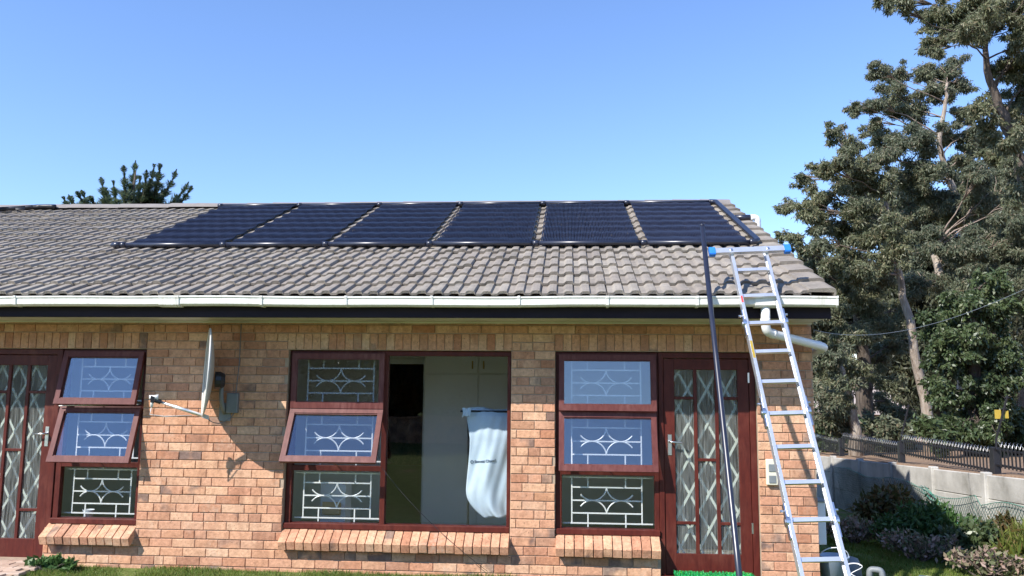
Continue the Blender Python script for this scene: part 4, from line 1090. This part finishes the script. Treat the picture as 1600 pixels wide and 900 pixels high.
FX = 5.55
fence = thing('palisade_fence', (FX, 4.5, .7), 'low black steel palisade fence with spiked top above the precast wall', 'fence')
pale = MB().cbox(-.004, .004, -.016, .016, 0, .27, .002).mesh('pale'); pale.materials.append(M['black'])
bays = [(-2.85, 0.15, .88), (0.15, 3.15, .80), (3.15, 6.15, .715), (6.15, 9.15, .585), (9.15, 12.15, .45)]
spk = MB()
for a, b, z in bays:
    MB().cbox(FX - .045, FX + .045, a - .045, a + .045, z - .25, z + .34, .006).build('post', M['black'], fence)
    for zz in (z + .03, z + .225): MB().cbox(FX - .018, FX + .018, a + .045, b - .045, zz - .014, zz + .014, .003).build('rail', M['black'], fence)
    n_ = int((b - a - .1) / .088)
    for i in range(n_):
        y = a + .09 + i * .088
        put('pale', pale, None, fence, (FX - .024, y, z))
        for s in (-1, 1):
            spk.tube([(FX - .02, y, z + .24), (FX - .02 + .02 * s, y + .012 * s, z + .30), (FX - .02 + .05 * s, y + .03 * s, z + .335)], [.004, .0035, .001], 4)
tag(spk.build('spike_row', M['steel'], fence), kind='stuff')
MB().cbox(FX - .045, FX + .045, 12.15 - .045, 12.15 + .045, .2, .79, .006).build('post', M['black'], fence)
# leaning stays of the electric fence, with warning plates
for (a, b, lab, sign) in (((1407, 688), (1420, 632), 'thin black leaning stay above the fence beside the pale gum trunk', False), ((1556, 688), (1574, 618), 'thin black leaning stay carrying yellow warning plates above the fence', True)):
    pA = onX(*a, FX); pB = onX(*b, FX + .12)
    stt = thing('fence_stay', pA, lab, 'stay post')
    MB().tube([pA - Vector((0, 0, .12)), pA, pB], .014, 8).build('stay_bar', M['black'], stt)
    for f in (.2, .45, .7, .95):
        q = pA.lerp(pB, f); MB().tube([q + Vector((-.03, 0, 0)), q + Vector((.03, 0, 0))], .009, 6).build('insulator', M['black'], stt)
    if sign:
        q = pA.lerp(pB, .58); sg = thing('warning_plate', q, 'small yellow warning plate on the leaning stay above the fence', 'sign')
        ex = Vector((cos(.35), -sin(.35), 0)); ez = Vector((0, 0, 1)); ey = ex.cross(ez)
        MB().obox(q - ex * .05 - ey * .02, ex * .036, ey * .002, ez * .058).build('plate', M['yellow'], sg)
        for k in range(3): MB().obox(q - ex * .05 + ey * -.0235 + ez * (.034 - .03 * k), ex * .024, ey * .0008, ez * .008).build('print', M['black'], sg)
        MB().obox(q + ex * .05 - ey * .02 - ez * .0, ex * .02, ey * .002, ez * .05).build('plate', M['yellow'], sg)

# ================================================================== VEGETATION
def leaves(centres, radii, counts, ln, wd, droop=0.6, shell=0.55, flat=1.0):
    """one quad per leaf, scattered in ellipsoids (denser near the upper and outer surface)"""
    out = []
    for c, r, n in zip(centres, radii, counts):
        n = int(n)
        d = rng.normal(size=(n, 3)); d /= np.linalg.norm(d, axis=1, keepdims=True)
        rad = (shell + (1 - shell) * rng.random(n) ** .6) * (0.86 + .28 * rng.random(n))
        # sub-clumping: pull leaves towards a few random twig tips
        k = max(4, n // 26); tips = rng.normal(size=(k, 3)); tips /= np.linalg.norm(tips, axis=1, keepdims=True); tips *= (0.45 + .6 * rng.random((k, 1)))
        idx = rng.integers(0, k, n); mix = rng.random((n, 1)) ** .5 * .9
        loc = d * rad[:, None] * (1 - mix) + (tips[idx] + rng.normal(size=(n, 3)) * .17) * mix
        p = np.array(c) + loc * np.array(r)
        a = rng.normal(size=(n, 3)); a[:, 2] -= droop * 1.6; a /= np.linalg.norm(a, axis=1, keepdims=True)
        b = rng.normal(size=(n, 3)); b -= a * (a * b).sum(1, keepdims=True); b /= np.linalg.norm(b, axis=1, keepdims=True)
        L = ln * (0.6 + .8 * rng.random((n, 1))); Wd = wd * (0.6 + .8 * rng.random((n, 1)))
        out.append(np.stack([p, p + a * L * .45 + b * Wd * .5, p + a * L, p + a * L * .45 - b * Wd * .5], 1))
    V = np.concatenate(out).reshape(-1, 3); return npmesh('crown', V, np.arange(len(V)).reshape(-1, 4))

def limb_path(a, b, bend=0.15, n=7):
    a, b = Vector(a), Vector(b); L = (b - a).length; o = []
    j = Vector((random.uniform(-1, 1), random.uniform(-1, 1), random.uniform(.0, 1))) * bend * L
    for i in range(n):
        t = i / (n - 1); o.append(a.lerp(b, t) + j * (4 * t * (1 - t)) * .5 + Vector((random.uniform(-1, 1), random.uniform(-1, 1), random.uniform(-1, 1))) * .02 * L)
    o[0] = a; o[-1] = b; return o

def tree(name, label, trunk_px, clumps, depth, leafmat, barkmat, group=None, ln=.100, wd=.026, dens=1.0, spread=1.0, tr=(.22, .07), flat=.82, extra=()):
    """trunk_px: pixel way-points of the trunk with a depth; clumps: (px, py, radius px)"""
    tp = [atD(px, py, depth + dz) for px, py, dz in trunk_px]
    root = thing(name, tp[0], label, 'tree', group)
    m = len(tp); path = []; rad = []
    for i in range(m - 1):
        for j in range(4):
            t = j / 4; path.append(tp[i].lerp(tp[i+1], t) + Vector((random.uniform(-1, 1), random.uniform(-1, 1), 0)) * .03)
    path.append(tp[-1]); path[0] = tp[0] - Vector((0, 0, .5))
    k = len(path); rad = [tr[0] + (tr[1] - tr[0]) * i / (k - 1) for i in range(k)]; rad[0] *= 1.5; rad[1] *= 1.15
    mb = MB().tube(path, rad, 12); mb.build('trunk', barkmat, root, True)
    C = []; Rr = []; N = []; lm = MB()
    for px, py, r in clumps:
        dz = random.uniform(-1, 1) * spread; c = atD(px, py, depth + dz); rm = r * 1.12 * (depth + dz) / FOC
        sats = [(c, rm * .74, 1.0)]
        for q in range(9):
            d_ = Vector((random.gauss(0, 1), random.gauss(0, 1), random.gauss(.15, .7))).normalized() * rm * random.uniform(.65, 1.22)
            sats.append((c + d_, rm * random.uniform(.22, .46), random.uniform(.55, 1.1)))
        for cc, rr, dn in sats:
            C.append(tuple(cc)); Rr.append((rr * 1.15, rr * 1.15, rr * flat)); N.append(dn * dens * 5600 * (rr / 0.6) ** 2 + 14)
        # limb from the nearest lower trunk point
        best = min(range(k // 3, k), key=lambda i: (path[i] - c).length + (1.2 if path[i].z > c.z else 0) + abs(c.z - path[i].z - .8) * .2)
        a = path[best]
        lp = limb_path(a, c, .22); r0_ = min(rad[best] * .6, .02 + .022 * (c - a).length)
        r0_ *= .6; lm = MB()
        lm.tube(lp, [max(.007, r0_ * (1 - .82 * i / 6)) for i in range(7)], 6)
        for q in range(6):
            d = Vector((random.gauss(0, 1), random.gauss(0, 1), random.gauss(.3, .6))).normalized() * rm * .85
            lm.tube(limb_path(lp[4], c + d, .15, 5), [.016, .013, .010, .007, .004], 4)
        lm.build('limb', M['limb'] if barkmat is not M['darkbark'] else M['darkbark'], root, True)
    put('crown', leaves(C, Rr, N, ln, wd, droop=.7, shell=.25), leafmat, root)
    return root

A = [(1230,325,13),(1262,332,22),(1258,281,15),(1284,310,22),(1290,266,19),(1315,250,18),(1305,207,15),(1331,228,18),(1320,290,26),(1350,272,28),(1345,322,28),(1376,292,24),(1292,352,24),(1322,366,28),(1278,382,20),(1356,372,30),(1392,352,22),(1396,392,26),(1302,412,24),(1341,422,30),(1380,430,26)]
tree('gum_tree', 'pale trunked gum tree with spreading crown just right of the roof', [(1455,694,0),(1440,600,0),(1421,500,0),(1404,430,.2),(1390,360,.3),(1383,310,.4)], A, 18.5, M['leafA'], M['bark'], 'gum trees behind the fence', tr=(.125,.04), dens=1.0)
B = [(1370,114,16),(1400,119,20),(1440,111,16),(1392,160,28),(1428,172,28),(1358,166,18),(1336,168,12),(1478,112,24),(1500,132,20),(1466,140,20),(1440,222,28),(1402,226,28),(1480,213,20),(1462,266,26),(1418,278,30),(1505,176,16),(1512,212,18),(1500,250,20),(1520,270,20),(1450,310,28),(1490,335,26),(1425,335,26),(1368,200,18),(1380,245,22)]
tree('gum_tree', 'tall thin gum tree rising highest against the sky in the middle of the grove', [(1532,694,0),(1522,520,0),(1512,400,0),(1492,305,0),(1466,226,0),(1476,170,0),(1480,130,0)], B, 23.0, M['leafB'], M['bark'], 'gum trees behind the fence', tr=(.15,.035), dens=.95)
Cc = [(1388,4,16),(1412,10,14),(1452,24,20),(1478,40,24),(1456,78,15),(1470,62,16),(1510,22,28),(1505,55,22),(1540,30,28),(1575,18,30),(1600,40,30),(1535,4,26),(1596,92,26),(1572,106,20),(1612,130,30),(1526,168,17),(1548,160,18),(1572,172,22),(1600,190,28),(1545,196,18),(1580,226,26),(1614,250,32),(1556,236,18),(1640,60,40),(1650,180,45),(1660,300,50),(1480,-30,30),(1540,-45,45),(1620,-40,50),(1600,300,30)]
tree('gum_tree', 'nearest and tallest gum tree overhanging the top right corner', [(1660,700,0),(1640,500,0),(1618,340,0),(1590,250,0),(1568,180,0),(1546,126,0),(1540,60,0)], Cc, 14.5, M['leafA'], M['darkbark'], 'gum trees behind the fence', tr=(.17,.04), dens=1.5, ln=.082, wd=.021, spread=.9)
D_ = [(1530,320,30),(1560,330,30),(1500,395,32),(1450,395,32),(1420,440,28),(1545,390,32),(1590,380,36),(1470,440,30),(1590,450,40),(1545,440,34),(1510,450,30),(1600,330,36),(1575,290,26),(1530,275,22)]
tree('gum_tree', 'leafy gum tree with leaning pale limbs behind the creeper column', [(1500,694,0),(1505,600,0),(1490,500,0),(1470,430,0),(1458,390,.3)], D_, 21.0, M['leafB'], M['bark'], 'gum trees behind the fence', tr=(.2,.08), dens=1.0)
E_ = [(1345,468,28),(1310,455,24),(1285,430,20),(1290,490,24),(1335,520,28),(1372,505,26),(1400,480,24),(1300,540,24),(1325,572,24),(1295,592,24),(1370,560,26),(1398,540,22),(1395,600,24),(1380,632,18),(1400,650,18),(1262,420,16),(1255,392,13),(1240,372,10),(1222,368,9)]
tree('gum_tree', 'dark trunked gum tree with low bushy crown beside the house corner', [(1353,694,0),(1351,640,0),(1352,585,0),(1345,520,0),(1335,470,0)], E_, 20.0, M['leafA'], M['darkbark'], 'gum trees behind the fence', tr=(.25,.10), dens=1.0, spread=1.4)
G_ = [(1300,620,26),(1290,655,26),(1312,670,20),(1308,560,20),(1288,560,20),(1330,600,14)]
tree('young_gum_tree', 'slender young gum with low foliage between the house corner and the dark trunk', [(1338,694,0),(1333,650,0),(1325,610,0),(1312,570,0)], G_, 17.0, M['leafB'], M['bark'], 'gum trees behind the fence', tr=(.12,.05), dens=1.0, spread=.6)
I_ = [(1500,480,30),(1482,515,28),(1520,528,34),(1550,492,32),(1490,568,32),(1530,588,36),(1562,558,30),(1482,618,28),(1520,640,36),(1560,632,32),(1502,672,28),(1545,676,26),(1505,545,30),(1540,450,26),(1572,600,24)]
tree('creeper_clad_tree', 'dense dark green creeper covered tree behind the palisade fence', [(1525,694,0),(1524,620,0),(1522,540,0),(1520,470,0)], I_, 16.0, M['leafC'], M['darkbark'], None, ln=.085, wd=.042, dens=.85, tr=(.16,.08), flat=1.0, spread=.7)
for i, (clist, dep, tx, lab) in enumerate((
    ([(1280,470,60),(1330,500,70),(1300,580,60),(1390,470,70),(1260,540,50),(1400,560,60),(1340,420,50),(1420,380,60),(1380,330,50)], 34.0, 1350, 'dim leafy tree far behind the dark trunk'),
    ([(1460,400,70),(1440,480,70),(1500,520,80),(1450,600,70),(1520,420,70),(1480,330,60),(1520,620,70)], 33.0, 1470, 'dim leafy tree far behind the creeper clad tree'),
    ([(1580,360,70),(1600,450,80),(1570,540,80),(1620,560,80),(1590,630,70),(1640,400,80),(1560,280,60)], 30.0, 1590, 'dark tree filling the right edge behind the gum trees'))):
    tree('background_tree', lab, [(tx, 690, 0), (tx + 4, 560, 0), (tx - 4, 420, 0)], clist, dep, M['leafD'], M['darkbark'], 'trees far behind the fence', ln=.24, wd=.075, dens=.13, tr=(.35, .15), flat=.9, spread=2.5)

for i, (px, py, r, dep, mt, lab) in enumerate(((1300, 672, 24, 19, 'leafC', 'dark undergrowth bush behind the fence nearest the house'), (1385, 668, 18, 19, 'leafB', 'grey green undergrowth bush between the two gum trunks'),
        (1412, 660, 20, 21, 'leafB', 'pale undergrowth bush left of the pale gum trunk'), (1470, 672, 18, 15.5, 'leafC', 'dark undergrowth bush just right of the pale gum trunk'), (1585, 668, 26, 16.5, 'leafC', 'dark undergrowth bush behind the yellow plates'), (1325, 640, 14, 24, 'leafD', 'dim undergrowth bush behind the slender young gum'))):
    c = atD(px, py, dep); rm = r * dep / FOC; b0 = Vector((c.x, c.y, gz(c.x, c.y))); root = thing('undergrowth_bush', b0, lab, 'bush', 'undergrowth behind the fence')
    cs = [tuple(c + Vector((random.uniform(-1, 1), random.uniform(-1, 1), random.uniform(-.6, .6))) * rm * 1.2) for _ in range(7)] + [(c.x, c.y, b0.z + .2)]
    st = MB()
    for q in cs: st.tube(limb_path(b0 - Vector((0, 0, .05)), q, .15, 5), [.02, .016, .012, .009, .004], 5)
    st.build('stems', M['darkbark'], root, True); me = leaves(cs, [(rm, rm, rm)] * len(cs), [rm * rm * 5200] * len(cs), .13, .05, .4, .4); me.name = 'foliage'
    put('foliage', me, M[mt], root)

# conifer behind the roof
cdp = 27.0; cb_ = atD(205, 640, cdp)
con = thing('conifer_tree', (cb_.x, cb_.y, gz(cb_.x, cb_.y)), 'dark green conifer with upswept tips showing above the left of the ridge', 'tree')
t0 = Vector((cb_.x, cb_.y, gz(cb_.x, cb_.y)))
MB().tube([t0 - Vector((0, 0, .3)), t0 + Vector((0.05, 0, 3)), atD(204, 330, cdp), atD(212, 268, cdp)], [.32, .24, .10, .02], 10).build('trunk', M['darkbark'], con, True)
shoots = [((150,345),(99,308)),((160,348),(107,304)),((170,350),(119,299)),((170,345),(127,297)),((175,350),(140,306)),((185,350),(158,277)),((190,350),(177,283)),((195,345),(193,258)),((203,340),(212,251)),((208,340),(219,275)),((212,340),(229,265)),((222,335),(241,257)),((236,318),(250,256)),((228,330),(276,264)),((232,338),(295,284)),((236,338),(300,290)),((215,330),(235,280)),((180,335),(165,295)),((200,335),(203,285)),((210,340),(262,292))]
OUT = []; br = MB()
for (a, b) in shoots:
    dz = random.uniform(-1.2, 1.2); pa, pb = atD(*a, cdp + dz * .4), atD(*b, cdp + dz)
    mid = pa.lerp(pb, .5) + Vector((( pb.x - pa.x) * .22, 0, -abs(pb.x - pa.x) * .25))
    pts = [pa * (1-t)**2 + mid * 2*t*(1-t) + pb * t*t for t in [i / 14 for i in range(15)]]
    br.tube(pts, [.05 - .045 * i / 14 for i in range(15)], 5)
    n = 1500; t = rng.random(n) ** .85; ia = np.minimum((t * 14).astype(int), 13); fr = t * 14 - ia
    Pn = np.array([list(p) for p in pts]); c = Pn[ia] * (1 - fr[:, None]) + Pn[ia + 1] * fr[:, None]
    tn = Pn[ia + 1] - Pn[ia]; tn /= np.linalg.norm(tn, axis=1, keepdims=True)
    d = rng.normal(size=(n, 3)); d -= tn * (tn * d).sum(1, keepdims=True); d /= np.linalg.norm(d, axis=1, keepdims=True)
    L = (.30 * (1 - t) ** .8 + .06)[:, None] * (.3 + .95 * rng.random((n, 1))) * (.72 + .42 * np.sin(t * rng.uniform(22, 34) + rng.uniform(0, 6)))[:, None]
    s0 = c + d * L * .25; dirn = d * .8 + tn * .55; e = s0 + dirn * L; w = np.cross(dirn, tn); w /= np.linalg.norm(w, axis=1, keepdims=True) + 1e-6
    OUT.append(np.stack([s0, (s0 + e) / 2 + w * .017, e, (s0 + e) / 2 - w * .017], 1))
Vv = np.concatenate(OUT).reshape(-1, 3)
put('crown', npmesh('crown', Vv, np.arange(len(Vv)).reshape(-1, 4)), M['leafP'], con); br.build('branches', M['darkbark'], con, True)

# garden shrubs in the shade of the house
def bush(label, base, clumps, mat, ln, wd, dens=1.0, droop=-.2, name='garden_shrub', group='shrubs along the precast wall'):
    b = Vector((base[0], base[1], gz(*base))); root = thing(name, b, label, 'shrub', group)
    st = MB(); C = []; Rr = []; N = []
    for dx, dy, dz, r in clumps:
        c = b + Vector((dx, dy, dz)); C.append(tuple(c)); Rr.append((r, r, r * .8)); N.append(dens * 900 * (r / .3) ** 2)
        for q in range(4): st.tube(limb_path(b + Vector((random.uniform(-.05, .05), random.uniform(-.05, .05), -.03)), c + Vector((random.uniform(-1, 1), random.uniform(-1, 1), random.uniform(0, .8))) * r * .7, .2, 5), [.014, .011, .008, .006, .003], 5)
    st.build('stems', M['darkbark'], root, True); me = leaves(C, Rr, N, ln, wd, droop=droop, shell=.35); me.name = 'foliage'
    put('foliage', me, mat, root); return root
def gxy(px, py, z): d = ray(px, py); p = CAM + d * ((z - CAM.z) / d.z); return p
bush('rusty dark shrub nearest the back of the shaded precast wall', (4.55, 4.3), [(0, 0, .42, .34), (.25, .2, .5, .26), (-.25, -.1, .36, .26), (.1, -.2, .3, .3)], M['leafR'], .10, .04, .9)
bush('broad green shrub in the shade in front of the precast wall', (4.45, 2.9), [(0, 0, .34, .34), (.3, .15, .36, .30), (-.32, .0, .28, .28), (.1, -.25, .26, .3), (.45, -.25, .26, .26)], M['leafG'], .09, .035, 1.0)
bush('mauve flowering shrub low in the shade behind the ladder', (3.75, 3.3), [(0, 0, .22, .25), (.25, -.1, .2, .22), (-.25, .15, .22, .22)], M['leafM'], .06, .03, .8)
bush('mauve flowering shrub in the middle of the shaded bed', (4.05, 2.0), [(0, 0, .2, .24), (.28, -.12, .18, .22), (-.2, .15, .2, .2)], M['leafM'], .06, .03, .8)
bush('greyish flowering shrub at the edge of the house shadow', (4.35, 1.05), [(0, 0, .16, .22), (.22, -.1, .15, .2), (-.22, .08, .16, .18)], M['leafM'], .06, .03, .8)
bush('dark green shrub at the sunlit edge of the bed', (4.75, 2.0), [(0, 0, .28, .28), (-.2, .1, .24, .24), (.2, .2, .26, .24)], M['leafC'], .09, .04, 1.0)
bush('sunlit yellow green spiky shrub at the bottom right', (4.92, 1.35), [(0, 0, .26, .26), (.16, .25, .30, .22), (-.2, -.15, .18, .22), (.12, -.28, .2, .22)], M['leafY'], .16, .022, .9, droop=-.9)
bush('small rusty shrub against the sunlit precast wall', (5.08, 2.1), [(0, 0, .42, .18), (0, .25, .36, .16), (.0, -.3, .34, .16)], M['leafR'], .09, .03, .8)
# weed by the left paving
bush('leafy green weed growing between paving and wall at the left', (-4.98, -0.22), [(0, 0, .06, .12), (-.17, -.02, .05, .10), (.16, .0, .045, .09)], M['leafG'], .06, .034, 1.6, name='weed', group=None)
# grass
def grass(name, boxes, h0, h1, wdt, dens):
    Ps = []
    for x0, x1, y0, y1 in boxes:
        n = int((x1 - x0) * (y1 - y0) * dens); Ps.append(np.stack([rng.uniform(x0, x1, n), rng.uniform(y0, y1, n)], 1))
    P = np.concatenate(Ps); keep = (np.sin(P[:, 0] * 3.3) + np.sin(P[:, 0] * 7.9 + 1 + P[:, 1] * 3) + 1.6 * rng.random(len(P))) > -.35
    P = P[keep]; n = len(P)
    z = np.array([gz(x, y) for x, y in P]) - .005
    B = np.column_stack([P, z]); a = rng.uniform(0, 2 * pi, n); sd = np.column_stack([np.cos(a), np.sin(a), np.zeros(n)]) * wdt
    H = rng.uniform(h0, h1, n) * (0.7 + .5 * np.sin(P[:, 0] * 2.1) ** 2); ln = rng.normal(size=(n, 2)) * .35 * H[:, None]
    Tm = B + np.column_stack([ln * .35, H * .6]); Tp = B + np.column_stack([ln, H])
    V = np.stack([B - sd, B + sd, Tm + sd * .7, Tp, Tm - sd * .7], 1).reshape(-1, 3)
    F = (np.arange(n)[:, None] * 5 + np.array([0, 1, 2, 3, 4]))
    return put(name, npmesh(name, V, F), M['grass'])
g1 = grass('lawn_grass', [(-5.1, 0.9, -1.1, -.012), (1.8, 2.5, -1.2, -.01), (2.5, 5.2, -1.2, 5.0)], .022, .055, .0026, 9000)
tag(g1, 'short patchy lawn grass along the foot of the brick wall', 'grass', kind='stuff')

# ================================================================== ACROSS THE LAWN (seen in the glass)
gw = thing('garden_wall', (-3, -17.5, 0), 'low brick garden wall mirrored in the window glass', 'wall')
MB().cbox(-14, 9, -17.7, -17.48, -.1, .75, .01).build('wall_body', M['brick'], gw); MB().cbox(-14.1, 9.1, -17.74, -17.44, .75, .82, .01).build('coping', M['brick'], gw)
def back_tree(x, y, h, r, lab):
    root = thing('garden_tree', (x, y, 0), lab, 'tree', 'trees mirrored in the glass')
    MB().tube([(x, y, -.2), (x + .1, y, h * .5), (x, y, h * .85)], [.22, .15, .05], 8).build('trunk', M['darkbark'], root, True)
    C = [(x + random.uniform(-.75, .75) * r, y + random.uniform(-.5, .5) * r, h * (.12 + .78 * (q_ + .5) / 24)) for q_ in range(24)]
    put('crown', leaves(C, [(r * .5, r * .5, r * .45)] * 24, [1500] * 24, .26, .13, .4), M['leafD'], root)
for x, y, h, r, lab in ((-8.6, -20, 6.6, 3.0, 'leafy garden tree mirrored at the left of the wide window'), (-5.0, -21, 6.6, 3.2, 'leafy garden tree mirrored in the large fixed pane'), (-3.0, -22, 5.2, 2.2, 'small garden tree mirrored near the right of the wide window')):
    back_tree(x, y, h, r, lab)
# house glimpsed between the trunks
fh = atD(1356, 660, 42); dh = thing('distant_house', (fh.x, fh.y, fh.z - .6), 'salmon walled house glimpsed between the tree trunks', 'house')
fx, fy, fz = fh.x, fh.y, fh.z
MB().box(fx - 2.2, fx + 2.2, fy, fy + 5, fz - 2.0, fz + .45).build('wall', simple('salmon plaster', [(.42, .27, .20), (.50, .34, .26)], 2, rough=.9), dh)
MB().add([(fx - 2.5, fy - .3, fz + .42), (fx + 2.5, fy - .3, fz + .42), (fx + 2.5, fy + 2.5, fz + 1.9), (fx - 2.5, fy + 2.5, fz + 1.9), (fx + 2.5, fy + 5.3, fz + .42), (fx - 2.5, fy + 5.3, fz + .42)], [(0, 1, 2, 3), (3, 2, 4, 5), (0, 3, 5), (1, 4, 2), (0, 5, 4, 1)]).build('roof', simple('pale tiled roof', [(.36, .30, .27), (.44, .37, .33)], 3, rough=.9), dh)
MB().box(fx - .6, fx + .5, fy - .03, fy + .01, fz - .6, fz + .2).build('window', M['glass'], dh)

for o in bpy.data.objects:
    if '_base' in o.keys(): del o['_base']
